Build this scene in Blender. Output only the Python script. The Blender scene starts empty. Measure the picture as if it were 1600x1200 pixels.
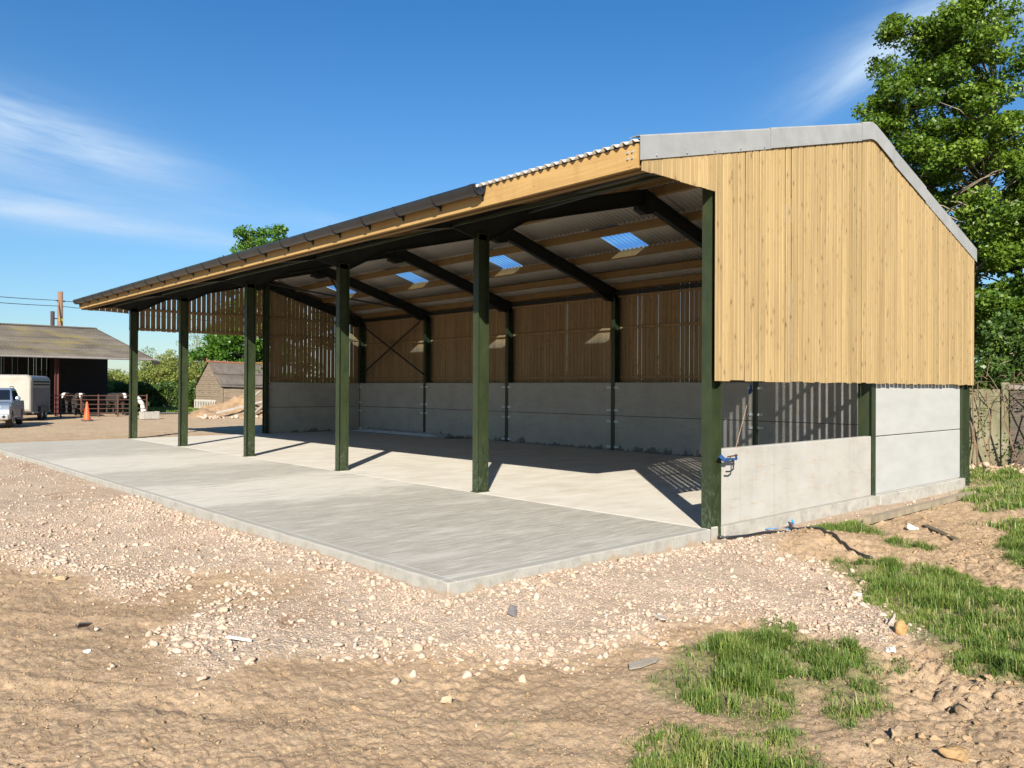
import bpy, bmesh, math, random
import numpy as np
from mathutils import Vector, Matrix
random.seed(7)
RNG = np.random.default_rng(11)
sc = bpy.context.scene
COL = sc.collection
PI = math.pi

# ------------------------------------------------------------------ node helper
class NT:
    def __init__(s, tree): s.t = tree; s.n = tree.nodes; s.l = tree.links
    def set(s, sock, v):
        if v is None: return
        if hasattr(v, 'is_linked') or isinstance(v, bpy.types.NodeSocket): s.l.new(v, sock)
        elif hasattr(sock, 'default_value'):
            if isinstance(v, (tuple, list)) and len(v) == 3 and len(sock.default_value) == 4: v = (*v, 1)
            sock.default_value = v
    def node(s, typ, ins=None, **props):
        n = s.n.new(typ)
        for k, v in props.items(): setattr(n, k, v)
        for k, v in (ins or {}).items(): s.set(n.inputs[k], v)
        return n
    def math(s, op, a, b=None, c=None, clamp=False):
        n = s.node('ShaderNodeMath', operation=op, use_clamp=clamp)
        s.set(n.inputs[0], a); s.set(n.inputs[1], b); s.set(n.inputs[2], c)
        return n.outputs[0]
    def noise(s, vec, scale, detail=4, rough=.55, dist=0):
        n = s.node('ShaderNodeTexNoise', {'Vector': vec, 'Scale': scale, 'Detail': detail, 'Roughness': rough, 'Distortion': dist})
        return n.outputs['Fac']
    def mapv(s, vec, scale=(1, 1, 1), rot=(0, 0, 0), loc=(0, 0, 0)):
        return s.node('ShaderNodeMapping', {'Vector': vec, 'Scale': scale, 'Rotation': rot, 'Location': loc}).outputs[0]
    def ramp(s, fac, stops, interp='LINEAR'):
        n = s.node('ShaderNodeValToRGB', {'Fac': fac}); cr = n.color_ramp; cr.interpolation = interp
        while len(cr.elements) < len(stops): cr.elements.new(.5)
        for e, (p, c) in zip(cr.elements, stops):
            e.position = p; e.color = (*c, 1) if isinstance(c, (tuple, list)) else (c, c, c, 1)
        return n.outputs['Color']
    def mix(s, fac, a, b, mode='MIX'):
        n = s.node('ShaderNodeMix', data_type='RGBA', blend_type=mode)
        s.set(n.inputs[0], fac); s.set(n.inputs[6], a); s.set(n.inputs[7], b)
        return n.outputs[2]
    def bump(s, h, dist, strength=1):
        return s.node('ShaderNodeBump', {'Height': h, 'Distance': dist, 'Strength': strength}).outputs[0]
    def obj(s): return s.node('ShaderNodeTexCoord').outputs['Object']
    def attr(s, name): return s.node('ShaderNodeAttribute', attribute_name=name).outputs['Fac']

MATS = {}
def mat(name, fn):
    if name in MATS: return MATS[name]
    m = bpy.data.materials.new(name); m.use_nodes = True; m.node_tree.nodes.clear()
    t = NT(m.node_tree); b = t.node('ShaderNodeBsdfPrincipled'); out = t.node('ShaderNodeOutputMaterial')
    t.l.new(b.outputs[0], out.inputs[0])
    d = fn(t, t.obj()) or {}
    if 'surface' in d: t.l.new(d.pop('surface'), out.inputs[0])
    for k, v in d.items(): t.set(b.inputs[k], v)
    MATS[name] = m
    return m

def simple(name, c1, c2=None, scale=3, rough=.7, metal=0, bump=0, bscale=40, map3=(1, 1, 1), spec=.4):
    c2 = c2 or tuple(x*.7 for x in c1)
    def f(t, o):
        v = t.mapv(o, map3)
        n = t.noise(v, scale, 5, .6)
        d = {'Base Color': t.mix(t.ramp(n, [(.3, 0), (.7, 1)]), c1, c2), 'Roughness': rough, 'Metallic': metal, 'Specular IOR Level': spec}
        if bump: d['Normal'] = t.bump(t.noise(v, bscale, 4, .6), bump)
        return d
    return mat(name, f)

# ------------------------------------------------------------------ mesh helper
class MB:
    def __init__(s): s.v = []; s.f = []; s.r = []
    def add(s, vs, fs, rnd=None):
        k = len(s.v); s.v += [tuple(p) for p in vs]; s.f += [tuple(i+k for i in f) for f in fs]
        s.r += [random.random() if rnd is None else rnd]*len(vs)
        return s
    def box(s, x0, x1, y0, y1, z0, z1, rnd=None):
        vs = [(x, y, z) for x in (x0, x1) for y in (y0, y1) for z in (z0, z1)]
        return s.add(vs, [(0, 1, 3, 2), (4, 6, 7, 5), (0, 4, 5, 1), (2, 3, 7, 6), (0, 2, 6, 4), (1, 5, 7, 3)], rnd)
    def bar(s, a, b, w, h, up=(0, 0, 1), rnd=None):
        a = Vector(a); b = Vector(b); d = (b-a).normalized(); u = Vector(up)
        r = d.cross(u)
        if r.length < 1e-4: r = d.cross(Vector((1, 0, 0)))
        r.normalize(); u = r.cross(d).normalized(); r *= w/2; u *= h/2
        vs = [a-r-u, a+r-u, a+r+u, a-r+u, b-r-u, b+r-u, b+r+u, b-r+u]
        return s.add(vs, [(0, 1, 2, 3), (7, 6, 5, 4), (0, 4, 5, 1), (1, 5, 6, 2), (2, 6, 7, 3), (3, 7, 4, 0)], rnd)
    def prism(s, poly, ax, a, b, rnd=None):
        # poly in the two other axes, extruded along ax (0,1,2) from a to b
        def P(p, t):
            if ax == 0: return (t, p[0], p[1])
            if ax == 1: return (p[0], t, p[1])
            return (p[0], p[1], t)
        n = len(poly); vs = [P(p, a) for p in poly]+[P(p, b) for p in poly]
        fs = [tuple(range(n)), tuple(range(2*n-1, n-1, -1))]
        fs += [(i, (i+1) % n, n+(i+1) % n, n+i) for i in range(n)]
        return s.add(vs, fs, rnd)
    def tube(s, pts, rad, n=8, caps=True, rnd=None):
        pts = [Vector(p) for p in pts]; m = len(pts)
        rr = rad if isinstance(rad, (list, tuple)) else [rad]*m
        vs = []; up = Vector((0, 0, 1))
        for i, p in enumerate(pts):
            d = (pts[min(i+1, m-1)]-pts[max(i-1, 0)])
            d = d.normalized() if d.length > 1e-9 else Vector((0, 0, 1))
            r = d.cross(up)
            if r.length < .1: r = d.cross(Vector((1, 0, 0)))
            r.normalize(); u = r.cross(d)
            for k in range(n):
                a = 2*PI*k/n; vs.append(p+(r*math.cos(a)+u*math.sin(a))*rr[i])
        fs = [(i*n+k, i*n+(k+1) % n, (i+1)*n+(k+1) % n, (i+1)*n+k) for i in range(m-1) for k in range(n)]
        if caps: fs += [tuple(range(n-1, -1, -1)), tuple(range((m-1)*n, m*n))]
        return s.add(vs, fs, rnd)
    def lathe(s, prof, c=(0, 0, 0), n=20, axis=2, rnd=None):
        vs = []
        for r, h in prof:
            for k in range(n):
                a = 2*PI*k/n; q = [r*math.cos(a), r*math.sin(a), h]
                if axis == 0: q = [q[2], q[0], q[1]]
                if axis == 1: q = [q[0], q[2], q[1]]
                vs.append((q[0]+c[0], q[1]+c[1], q[2]+c[2]))
        m = len(prof)
        fs = [(i*n+k, i*n+(k+1) % n, (i+1)*n+(k+1) % n, (i+1)*n+k) for i in range(m-1) for k in range(n)]
        fs += [tuple(range(n-1, -1, -1)), tuple(range((m-1)*n, m*n))]
        return s.add(vs, fs, rnd)
    def build(s, name, m, parent=None, smooth=False, label=None, origin=(0, 0, 0), mods=None):
        me = bpy.data.meshes.new(name)
        o = Vector(origin)
        me.from_pydata([(p[0]-o.x, p[1]-o.y, p[2]-o.z) for p in s.v], [], s.f)
        bm = bmesh.new(); bm.from_mesh(me); bmesh.ops.recalc_face_normals(bm, faces=bm.faces); bm.to_mesh(me); bm.free()
        at = me.attributes.new('rnd', 'FLOAT', 'POINT'); at.data.foreach_set('value', s.r)
        if m: me.materials.append(m)
        if smooth: me.polygons.foreach_set('use_smooth', [True]*len(me.polygons))
        ob = bpy.data.objects.new(name, me); COL.objects.link(ob); ob.parent = parent; ob.location = o
        if label: ob['label'] = label
        return ob

def np_obj(name, V, F, m, parent=None, attrs=None, smooth=False):
    """V (n,3) F (m,k) numpy with constant k"""
    me = bpy.data.meshes.new(name); n = len(V); k = F.shape[1]
    me.vertices.add(n); me.vertices.foreach_set('co', np.ascontiguousarray(V, dtype=np.float32).ravel())
    me.loops.add(F.size); me.loops.foreach_set('vertex_index', np.ascontiguousarray(F, dtype=np.int32).ravel())
    me.polygons.add(len(F)); me.polygons.foreach_set('loop_start', np.arange(0, F.size, k, dtype=np.int32))
    if smooth: me.polygons.foreach_set('use_smooth', np.ones(len(F), dtype=bool))
    me.update(calc_edges=True)
    for a, d in (attrs or {}).items():
        at = me.attributes.new(a, 'FLOAT', 'POINT'); at.data.foreach_set('value', np.ascontiguousarray(d, dtype=np.float32))
    me.materials.append(m)
    ob = bpy.data.objects.new(name, me); COL.objects.link(ob); ob.parent = parent
    return ob

def tag(o, label=None, cat=None, group=None, kind=None):
    if label: o['label'] = label
    if cat: o['category'] = cat
    if group: o['group'] = group
    if kind: o['kind'] = kind
    return o
def thing(name, label, cat, loc=(0, 0, 0), rz=0, group=None):
    o = bpy.data.objects.new(name, None); COL.objects.link(o); o.location = loc; o.rotation_euler = (0, 0, rz)
    o.empty_display_size = .2
    return tag(o, label, cat, group)
def copy_tree(o, parent=None):
    c = o.copy(); COL.objects.link(c); c.parent = parent
    for ch in list(o.children): copy_tree(ch, c)
    return c

# ------------------------------------------------------------------ numpy noise
def _hash(ix, iy, seed):
    h = (ix.astype(np.int64)*374761393 + iy.astype(np.int64)*668265263 + seed*974711) & 0xffffffff
    h = ((h ^ (h >> 13))*1274126177) & 0xffffffff
    h = (h ^ (h >> 16)) & 0xffff
    return h/65535.0
def vnoise(x, y, seed=0):
    ix = np.floor(x); iy = np.floor(y); fx = x-ix; fy = y-iy
    fx = fx*fx*(3-2*fx); fy = fy*fy*(3-2*fy)
    a = _hash(ix, iy, seed); b = _hash(ix+1, iy, seed); c = _hash(ix, iy+1, seed); d = _hash(ix+1, iy+1, seed)
    return (a*(1-fx)+b*fx)*(1-fy)+(c*(1-fx)+d*fx)*fy
def fbm(x, y, scale, oct=4, seed=0, gain=.5):
    s = 0; amp = 1; tot = 0; f = 1/scale
    for i in range(oct):
        s = s+amp*vnoise(x*f+i*17.3, y*f-i*9.7, seed+i); tot += amp; amp *= gain; f *= 2.03
    return s/tot*2-1
def sdf(px, py, poly):
    """signed distance, positive inside"""
    P = np.array(poly, dtype=float); n = len(P)
    d = np.full(px.shape, 1e9); ins = np.zeros(px.shape, dtype=bool)
    for i in range(n):
        a = P[i]; b = P[(i+1) % n]; e = b-a; wx = px-a[0]; wy = py-a[1]
        t = np.clip((wx*e[0]+wy*e[1])/(e@e+1e-12), 0, 1)
        d = np.minimum(d, (wx-e[0]*t)**2+(wy-e[1]*t)**2)
        c = ((a[1] <= py) != (b[1] <= py))
        if abs(e[1]) > 1e-9: ins ^= c & (px < a[0]+(py-a[1])/e[1]*e[0])
    return np.where(ins, 1, -1)*np.sqrt(d)
def cells(x, y, size, seed=0):
    """squared distance to the nearest of jittered points, in cell units: lumps with creases between"""
    u = x/size; v = y/size; iu = np.floor(u); iv = np.floor(v); best = np.full(u.shape, 9.0)
    for a in (-1, 0, 1):
        for b in (-1, 0, 1):
            cx = iu+a+_hash(iu+a, iv+b, seed); cy = iv+b+_hash(iu+a, iv+b, seed+77)
            best = np.minimum(best, (u-cx)**2+(v-cy)**2)
    return np.minimum(best, 1.2)
def sst(a, b, x):
    t = np.clip((x-a)/(b-a), 0, 1); return t*t*(3-2*t)

# ------------------------------------------------------------------ main dimensions
B = 4.765            # bay
NB = 5
L = NB*B             # 23.8
XR = 9.32            # inner face of rear columns
RX = 4.75            # ridge
def zf(x): return 5.17+.25*x if x <= RX else 6.3575-.29*(x-RX)     # underside of the roof sheets
EF, ER = -1.60, 9.92

# ------------------------------------------------------------------ ground
GRAVEL = [(-7.06, 5.52), (-6.85, 4.54), (-6.49, 3.59), (-6.71, 2.54), (-6.42, 2.12), (-5.75, 2.75), (-5.38, 2.3), (-6.2, 1.3), (-6.8, .6),
          (-6.85, -.29), (-6.34, -.34), (-5.47, -.93), (-5.02, -1.33), (-4.5, -1.79), (-3.72, -1.86), (-3.1, -1.7), (-2.5, -2.0), (-2.35, -2.6),
          (-2.45, -3.2), (-1.92, -3.3), (-1.04, -2.63), (-.32, -1.83), (.07, -.95), (.9, -.45), (2.0, -.5), (4.5, -.62), (9.8, -.45), (9.9, .3),
          (0, .3), (-4, .3), (-4, 24), (-7, 26), (-30, 30), (-16, 12), (-9.5, 8)]
DIRT2 = [(-5.9, 2.9), (-5.2, 2.4), (-4.9, 1.5), (-5.3, .9), (-5.9, 1.1), (-6.3, 1.9)]
GRASS = [
 [(.15, -1.6), (.91, -2.03), (.84, -2.63), (.36, -3.53), (-.6, -4.9), (-2.3, -5.2), (-2.58, -4.3), (-2.42, -3.84), (-2.2, -3.43), (-1.36, -2.94), (-.99, -2.35)],
 [(-3.65, -2.14), (-3.23, -2.29), (-2.79, -2.22), (-2.18, -2.25), (-2.71, -2.75), (-2.4, -3.01), (-2.66, -3.54), (-3.14, -3.46), (-3.59, -3.83), (-4.08, -3.75), (-3.75, -3.33), (-4.38, -3.35), (-4.6, -3.02), (-4.55, -2.62)],
 [(-5.36, -2.97), (-4.91, -2.94), (-4.64, -3.37), (-4.56, -3.62), (-4.75, -4.1), (-5.3, -4.3), (-5.8, -3.6)],
 [(1.97, -.44), (2.93, -.57), (2.32, -1.38), (1.49, -.96)],
 [(1.86, -1.57), (2.24, -2.08), (1.87, -2.28), (1.54, -1.78)],
 [(7.6, -.6), (9.63, -.26), (11.5, -.6), (10.5, -3), (6.39, -1.94), (5.73, -1.46)],
 [(2.73, -2.51), (4.33, -2.38), (6, -3), (3, -4.6), (1.41, -3.23), (1.69, -2.95)],
 [(4.57, -1.99), (5.28, -2.03), (6.5, -2.6), (4.33, -2.48)],
 [(12.2, 49.5), (15.2, 49.2), (15.4, 60), (9, 62), (8, 58), (10, 53)],
 [(10.2, 2.6), (13.6, 2), (13.8, -6), (10.4, -6)],
]
def grass_mask(x, y):
    m = np.full(x.shape, -1e9)
    for p in GRASS: m = np.maximum(m, sdf(x, y, p))
    return m+.28*fbm(x, y, .55, 3, 40)
def gravel_mask(x, y):
    d = sdf(x, y, GRAVEL)+.22*fbm(x, y, .9, 4, 3)+.06*fbm(x, y, .15, 2, 8)
    d2 = sdf(x, y, DIRT2)+.3*fbm(x, y, .8, 3, 5)
    far = sst(22, 27, y)
    d = d+.10*fbm(x, y, .06, 2, 9)
    return sst(-.22, .20, d)*(1-.75*sst(-.25, .3, d2))*(1-far)
def base_h(x, y):
    h = -.25+.05*sst(0, 19, y)+.175*sst(19.5, 24.5, y)+.12*sst(10, 15, x)*(1-sst(19, 24, y))
    h = np.where((x > -1) & (y < .5), h+.045*sst(-1, 1, x), h)
    sx = np.maximum(np.maximum(-4.4-x, x-.2), 0); sy = np.maximum(np.maximum(-.03-y, y-20), 0); ds = np.hypot(sx, sy)
    h = h+.115*np.exp(-(ds/1.1)**2)*(1-.62*sst(-2.6, 0, x)*(y < 5))*(1-.65*sst(10, 19, y))
    mound = np.exp(-(((x-.85)/.75)**2+((y+1.05)/.62)**2))
    return h+.17*mound
def ground_h(x, y, fine=True):
    g = gravel_mask(x, y)
    h = base_h(x, y)
    dist = np.hypot(x+9, y+6)
    fade = 1-.75*sst(25, 80, dist)
    h = h+fade*(.055*fbm(x, y, 2.3, 3, 21)+.02*fbm(x, y, .5, 3, 22))
    h = h+.018*g*(dist < 40)
    rut = np.zeros_like(h)
    for off in (-.72, .72):
        q = (x+8.9)*.76+(y-3.6)*.65; w_ = -(x+8.9)*.65+(y-3.6)*.76
        dd = (x+6.7)*.80+(y-.6)*.60+off-.05*np.sin(x*1.1)+.35; rut += np.exp(-(dd/.13)**2)*(.7+.3*np.sin((x*.6-y*.8)*38))-.45*np.exp(-((np.abs(dd)-.21)/.07)**2)
    h = h-.022*rut*(1-g)*(dist < 16)*sst(-.35, .1, fbm(x, y, 1.6, 2, 90))
    if fine:
        rough = .45+.75*sst(-4.5, -1.5, x)*(1-sst(0, 2, y))
        cl = fbm(x, y, .16, 4, 31, .55); rid = 1-np.abs(fbm(x, y, .11, 3, 35))*2
        h = h+(1-g)*rough*fade*(.036*cl+.016*np.clip(rid, 0, 1)+.016*fbm(x, y, .05, 3, 39, .6)-.02*np.clip(fbm(x, y, .32, 2, 37)-.25, 0, 1)*2)
        near = dist < 22; lum = np.zeros_like(h)
        if near.any():
            X_, Y_ = x[near], y[near]; wx = X_+.05*fbm(X_, Y_, .12, 2, 101); wy = Y_+.05*fbm(X_, Y_, .12, 2, 102)
            k1 = sst(.0, .40, fbm(X_, Y_, .7, 4, 103))+.7*sst(-4.4, -3.0, X_)*(1-sst(-2.5, -1.5, Y_)); k2 = .35+.65*sst(-.3, .3, fbm(X_, Y_, .35, 2, 104))
            br_ = 1+.9*sst(-4.6, -2.6, X_)*(1-sst(-1.5, 0, Y_))
            lum[near] = -.028*k1*cells(wx, wy*1.1, .10, 5)*br_-.015*k2*cells(wx, wy, .05, 6)*br_-.006*cells(wx, wy, .022, 7)
        h = h+(1-.8*g)*lum*fade
        h = h+g*fade*(.012*fbm(x, y, .07, 3, 33))
        # pile of rubble along the outer edge of the hardcore
        d = sdf(x, y, GRAVEL); h = h+.012*np.exp(-((d-.18)/.2)**2)*(y < 12)*(x < .6)
    # nothing rises through slab or footing
    ins = (x > -4.36) & (x < 9.6) & (y > .02) & (y < 23.85)
    nearf = (x > -.2) & (x < 9.5) & (y > -.5) & (y <= .05)
    h = np.where(nearf, np.minimum(h, -.17), h)
    h = np.where(ins, np.minimum(h, -.16), h)
    edge = (x > -4.9) & (x < 9.9) & (y > -.5) & (y < 22.5)
    h = np.where(edge, np.minimum(h, -.1), h)
    return h

def ground_mat(t, o):
    g = t.attr('gravel'); gr = t.attr('grass'); far = t.attr('far')
    n1 = t.noise(o, 1.1, 6, .6); n2 = t.noise(o, 9, 6, .65); n3 = t.noise(o, 60, 4, .6)
    n25 = t.noise(o, 24, 5, .7); nw = t.noise(o, 5, 6, .7, .8)
    dirt = t.mix(t.ramp(n1, [(.34, 0), (.66, 1)]), (.375, .258, .158), (.255, .165, .095))
    dirt = t.mix(t.ramp(nw, [(.45, 0), (.62, .75)]), dirt, (.43, .31, .195))
    dirt = t.mix(t.ramp(n2, [(.46, 0), (.60, .5)]), dirt, (.36, .26, .18))
    dirt = t.mix(t.ramp(t.noise(o, 2.7, 5, .7), [(.52, 0), (.64, .55)]), dirt, (.21, .13, .072))
    dirt = t.mix(t.ramp(t.noise(o, .7, 6, .75), [(.50, 0), (.60, .5)]), dirt, (.165, .105, .06))
    dirt = t.mix(t.ramp(t.noise(o, 1.9, 6, .75), [(.56, 0), (.66, .6)]), dirt, (.42, .32, .20))
    dirt = t.mix(t.ramp(n25, [(.32, .75), (.44, 0)]), dirt, (.12, .075, .04))
    dirt = t.mix(.4, dirt, t.ramp(n3, [(.3, (.22, .15, .088)), (.5, (.37, .265, .165)), (.7, (.50, .385, .255))]))
    # straw and fibre flecks
    fl = t.noise(t.mapv(o, (22, 80, 20), (0, 0, .9)), 1, 3, .5); fl2 = t.noise(t.mapv(o, (80, 24, 20), (0, 0, 2.2)), 1, 3, .5)
    dirt = t.mix(t.ramp(t.math('MAXIMUM', fl, fl2), [(.64, 0), (.70, .6)]), dirt, (.44, .34, .2))
    v = t.node('ShaderNodeTexVoronoi', {'Vector': o, 'Scale': 48, 'Randomness': 1}); v2 = t.node('ShaderNodeTexVoronoi', {'Vector': o, 'Scale': 20, 'Randomness': 1})
    cs = t.node('ShaderNodeSeparateColor', {0: v.outputs['Color']}).outputs[0]; cs2 = t.node('ShaderNodeSeparateColor', {0: v2.outputs['Color']}).outputs[1]
    grav = t.ramp(cs, [(0, (.33, .24, .17)), (.3, (.41, .315, .235)), (.6, (.44, .35, .265)), (.85, (.42, .30, .22)), (1, (.48, .40, .32))])
    grav = t.mix(.45, grav, (.43, .34, .245))
    grav = t.mix(.2, grav, t.ramp(cs2, [(0, (.31, .225, .165)), (.5, (.38, .29, .22)), (1, (.43, .36, .29))]))
    grav = t.mix(t.ramp(n1, [(.45, 0), (.68, .5)]), grav, (.33, .225, .145))
    grav = t.mix(t.ramp(t.noise(o, .8, 4, .7), [(.60, 0), (.66, .55)]), grav, (.24, .13, .07))
    c = t.mix(g, dirt, grav)
    sand = t.ramp(t.noise(t.mapv(o, (.4, 1.2, 1)), 1.0, 7, .75), [(.3, (.29, .205, .13)), (.45, (.42, .315, .205)), (.6, (.34, .245, .155)), (.75, (.50, .40, .28))])
    c = t.mix(far, c, sand)
    c = t.mix(t.math('MULTIPLY', gr, .6), c, (.10, .12, .04))
    field = t.ramp(t.noise(o, .02, 4, .6), [(.4, (.10, .15, .04)), (.6, (.2, .22, .08))])
    c = t.mix(t.attr('field'), c, field)
    h = t.math('ADD', t.math('ADD', t.math('MULTIPLY', n3, .45), t.math('MULTIPLY', n25, 1.2)), t.math('MULTIPLY', t.math('SUBTRACT', 1, v.outputs['Distance']), t.math('MULTIPLY', g, .8)))
    return {'Base Color': c, 'Roughness': .95, 'Specular IOR Level': .15, 'Normal': t.bump(h, .013, 1)}
M_ground = mat('earth and hardcore', ground_mat)

CX, CY = -9.06, -6.01      # where the viewer stands: the mesh is finest around there
def build_ground():
    yaw = .829
    a1 = np.linspace(yaw-.95, yaw+.95, 1150); a2 = np.linspace(yaw+.95, yaw+2*PI-.95, 90)[1:-1]
    ang = np.concatenate([a1, a2]); na = len(ang)
    r = [.3, 1.5, 2.6]; x = 3.4
    while x < 32: r.append(x); x *= 1.0032
    while x < 130: r.append(x); x *= 1.02
    while x < 3500: r.append(x); x *= 1.25
    r = np.array(r); nr = len(r)
    A, R = np.meshgrid(ang, r); X = CX+R*np.cos(A); Y = CY+R*np.sin(A)
    x = X.ravel(); y = Y.ravel()
    z = ground_h(x, y)
    g = gravel_mask(x, y); gm = sst(-.1, .1, grass_mask(x, y))
    dist = np.hypot(x-CX, y-CY)
    far = np.maximum(sst(23, 27, y), sst(-9, -18, x)*sst(5, 12, y)); field = np.maximum(sst(61, 70, y), sst(20, 26, x))
    V = np.stack([x, y, z], 1)
    i = np.arange(nr-1)[:, None]*na; j = np.arange(na)[None, :]; jn = (j+1) % na
    F = np.stack([(i+j), (i+jn), (i+na+jn), (i+na+j)], -1).reshape(-1, 4)
    V = np.vstack([V, [[CX, CY, -.25]]])
    ctr = len(V)-1
    ob = np_obj('ground', V, F, M_ground, None, {'gravel': np.append(g, 0), 'grass': np.append(gm, 0), 'far': np.append(far, 0), 'field': np.append(field, 0)}, smooth=True)
    tag(ob, kind='structure')
    bm = bmesh.new(); bm.from_mesh(ob.data); bm.verts.ensure_lookup_table()
    for k in range(na): bm.faces.new((bm.verts[k], bm.verts[(k+1) % na], bm.verts[ctr]))
    bmesh.ops.recalc_face_normals(bm, faces=bm.faces)
    bm.to_mesh(ob.data); bm.free()
    if ob.data.polygons[0].normal.z < 0: ob.data.flip_normals()
    return ob
build_ground()

# ------------------------------------------------------------------ loose stones, clods
def ico(sub):
    bm = bmesh.new(); bmesh.ops.create_icosphere(bm, subdivisions=sub, radius=1)
    V = np.array([v.co[:] for v in bm.verts]); F = np.array([[v.index for v in f.verts] for f in bm.faces]); bm.free(); return V, F
def protos(sub, n, rough, lump=0):
    V, F = ico(sub); out = []
    for k in range(n):
        d = RNG.normal(size=(9, 3)); d /= np.linalg.norm(d, axis=1)[:, None]
        W = V.copy()
        for q in d:      # chop with planes for an angular broken look
            t = W@q; lim = RNG.uniform(.30, .74)
            W = W-np.where(t > lim, t-lim, 0)[:, None]*q
        if lump:
            u_ = W/np.linalg.norm(W, axis=1)[:, None]
            for sc_, nn in ((.5, 9), (.22, 26)):
                q = RNG.normal(size=(nn, 3)); q /= np.linalg.norm(q, axis=1)[:, None]; am = RNG.normal(0, lump*sc_*1.6, nn)
                W = W*(1+(am[None]*np.exp(-((u_[:, None]-q[None])**2).sum(-1)/sc_**2)).sum(1))[:, None]
        W = W*(1+rough*RNG.normal(size=(len(W), 1)))
        out.append(W)
    return out, F
def scatter(name, x, y, size, sub, m, zoff=.25, flat=(.45, .9), rough=.06, rnd=None, smooth=False, lump=0):
    P, F = protos(sub, 10, rough, lump); n = len(x); h = ground_h(x, y)
    k = RNG.integers(0, 10, n); W = np.stack(P)[k]                         # n,v,3
    s = np.stack([size*RNG.uniform(.75, 1.3, n), size*RNG.uniform(.6, 1.05, n), size*RNG.uniform(*flat, n)], 1)
    W = W*s[:, None, :]
    tilt = RNG.normal(0, .35, n); az = RNG.uniform(0, 2*PI, n)
    ct, st = np.cos(tilt), np.sin(tilt)
    X = W[..., 0]*ct[:, None]+W[..., 2]*st[:, None]; Z = -W[..., 0]*st[:, None]+W[..., 2]*ct[:, None]; Y = W[..., 1]
    ca, sa = np.cos(az), np.sin(az)
    X2 = X*ca[:, None]-Y*sa[:, None]; Y2 = X*sa[:, None]+Y*ca[:, None]
    V = np.stack([X2+x[:, None], Y2+y[:, None], Z+(h+size*zoff)[:, None]], -1).reshape(-1, 3)
    nv = W.shape[1]; FF = (F[None]+(np.arange(n)*nv)[:, None, None]).reshape(-1, 3)
    r = np.repeat(RNG.uniform(0, 1, n) if rnd is None else rnd, nv)
    return np_obj(name, V, FF, m, None, {'rnd': r}, smooth)
def stone_mat(t, o):
    r = t.attr('rnd')
    c = t.ramp(r, [(0, (.35, .25, .175)), (.18, (.43, .325, .24)), (.36, (.46, .37, .285)), (.5, (.38, .33, .28)), (.6, (.42, .29, .21)), (.72, (.49, .41, .33)), (.84, (.37, .21, .14)), (.92, (.44, .35, .27)), (.97, (.52, .46, .39)), (1, (.22, .20, .19))])
    n = t.noise(o, 55, 4, .6)
    return {'Base Color': t.mix(t.ramp(n, [(.35, .15), (.65, .7)]), c, (.43, .33, .245)), 'Roughness': .92, 'Specular IOR Level': .2, 'Normal': t.bump(n, .006, .8)}
M_stone = mat('broken brick and stone', stone_mat)
def clod_mat(t, o):
    n = t.noise(o, 12, 5, .65)
    c = t.ramp(n, [(.3, (.21, .14, .078)), (.5, (.34, .235, .138)), (.7, (.43, .315, .195))])
    return {'Base Color': c, 'Roughness': .97, 'Specular IOR Level': .1, 'Normal': t.bump(t.noise(o, 45, 4, .7), .012, 1)}
M_clod = mat('dry soil clods', clod_mat)

def sample(n, box, fn):
    xs, ys = [], []; got = 0
    while got < n:
        x = RNG.uniform(box[0], box[1], n*2); y = RNG.uniform(box[2], box[3], n*2)
        k = RNG.uniform(size=n*2) < fn(x, y); x = x[k]; y = y[k]; xs.append(x); ys.append(y); got += len(x)
    return np.concatenate(xs)[:n], np.concatenate(ys)[:n]
def off_slab(x, y):
    return ~(((x > -4.44) & (y > -.07) & (x < .3)) | ((x > -.1) & (x < 9.9) & (y > -.17)))
def dens(x, y):
    return gravel_mask(x, y)*off_slab(x, y)*(.35+.65*sst(-.1, .35, fbm(x, y, .7, 3, 50)))
x, y = sample(34000, (-8.6, 2.5, -4.2, 8.5), dens)
sz = np.clip(.0080*np.exp(RNG.normal(0, .5, len(x))), .004, .032)
tag(scatter('hardcore_chippings', x, y, sz, 1, M_stone, .05), 'small pinkish crushed stone and brick chippings spread in front of the concrete apron', 'chippings', kind='stuff')
def dens_big(x, y):
    d = sdf(x, y, GRAVEL); band = np.exp(-((d-.2+.25*fbm(x, y, .5, 3, 92))/.3)**2)*sst(-.35, .15, fbm(x, y, .9, 3, 93)); s = sdf(x, y, [(-4.4, 0), (-4.4, 18), (0, 18), (0, 0)]); near = np.exp(-((s+.25)/.22)**2)*.45
    return off_slab(x, y)*np.clip(band*(x < .7)*(x > -7.4)+near+.09*gravel_mask(x, y), 0, 1)
x, y = sample(5200, (-8.0, 2.5, -4.2, 9), dens_big)
sz = np.clip(.020*np.exp(RNG.normal(0, .5, len(x))), .008, .058)
tag(scatter('broken_rubble', x, y, sz, 2, M_stone, .12, (.35, .8), rough=.05), 'chunky pale and brick red rubble banked along the edge of the hardcore', 'rubble', kind='stuff')
x, y = sample(5000, (-14, 10.4, -1.0, 24), lambda x, y: off_slab(x, y)*gravel_mask(x, y)*.9)
tag(scatter('side_gravel', x, y, np.clip(.022*np.exp(RNG.normal(0, .4, len(x))), .012, .06), 1, M_stone, .3), 'pinkish gravel strip along the foot of the barn and far side of the yard', 'gravel', kind='stuff')
def dclod(x, y):
    return off_slab(x, y)*(1-gravel_mask(x, y))*np.clip(.05+.9*sst(-4.6, -2.2, x)*(1-sst(1.5, 3, y)), 0, 1)*(.25+.75*sst(0, .4, fbm(x, y, .8, 3, 60)))*(1-.6*sst(0, .2, grass_mask(x, y)))
x, y = sample(5200, (-8.6, 9, -6, 5), dclod)
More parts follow.
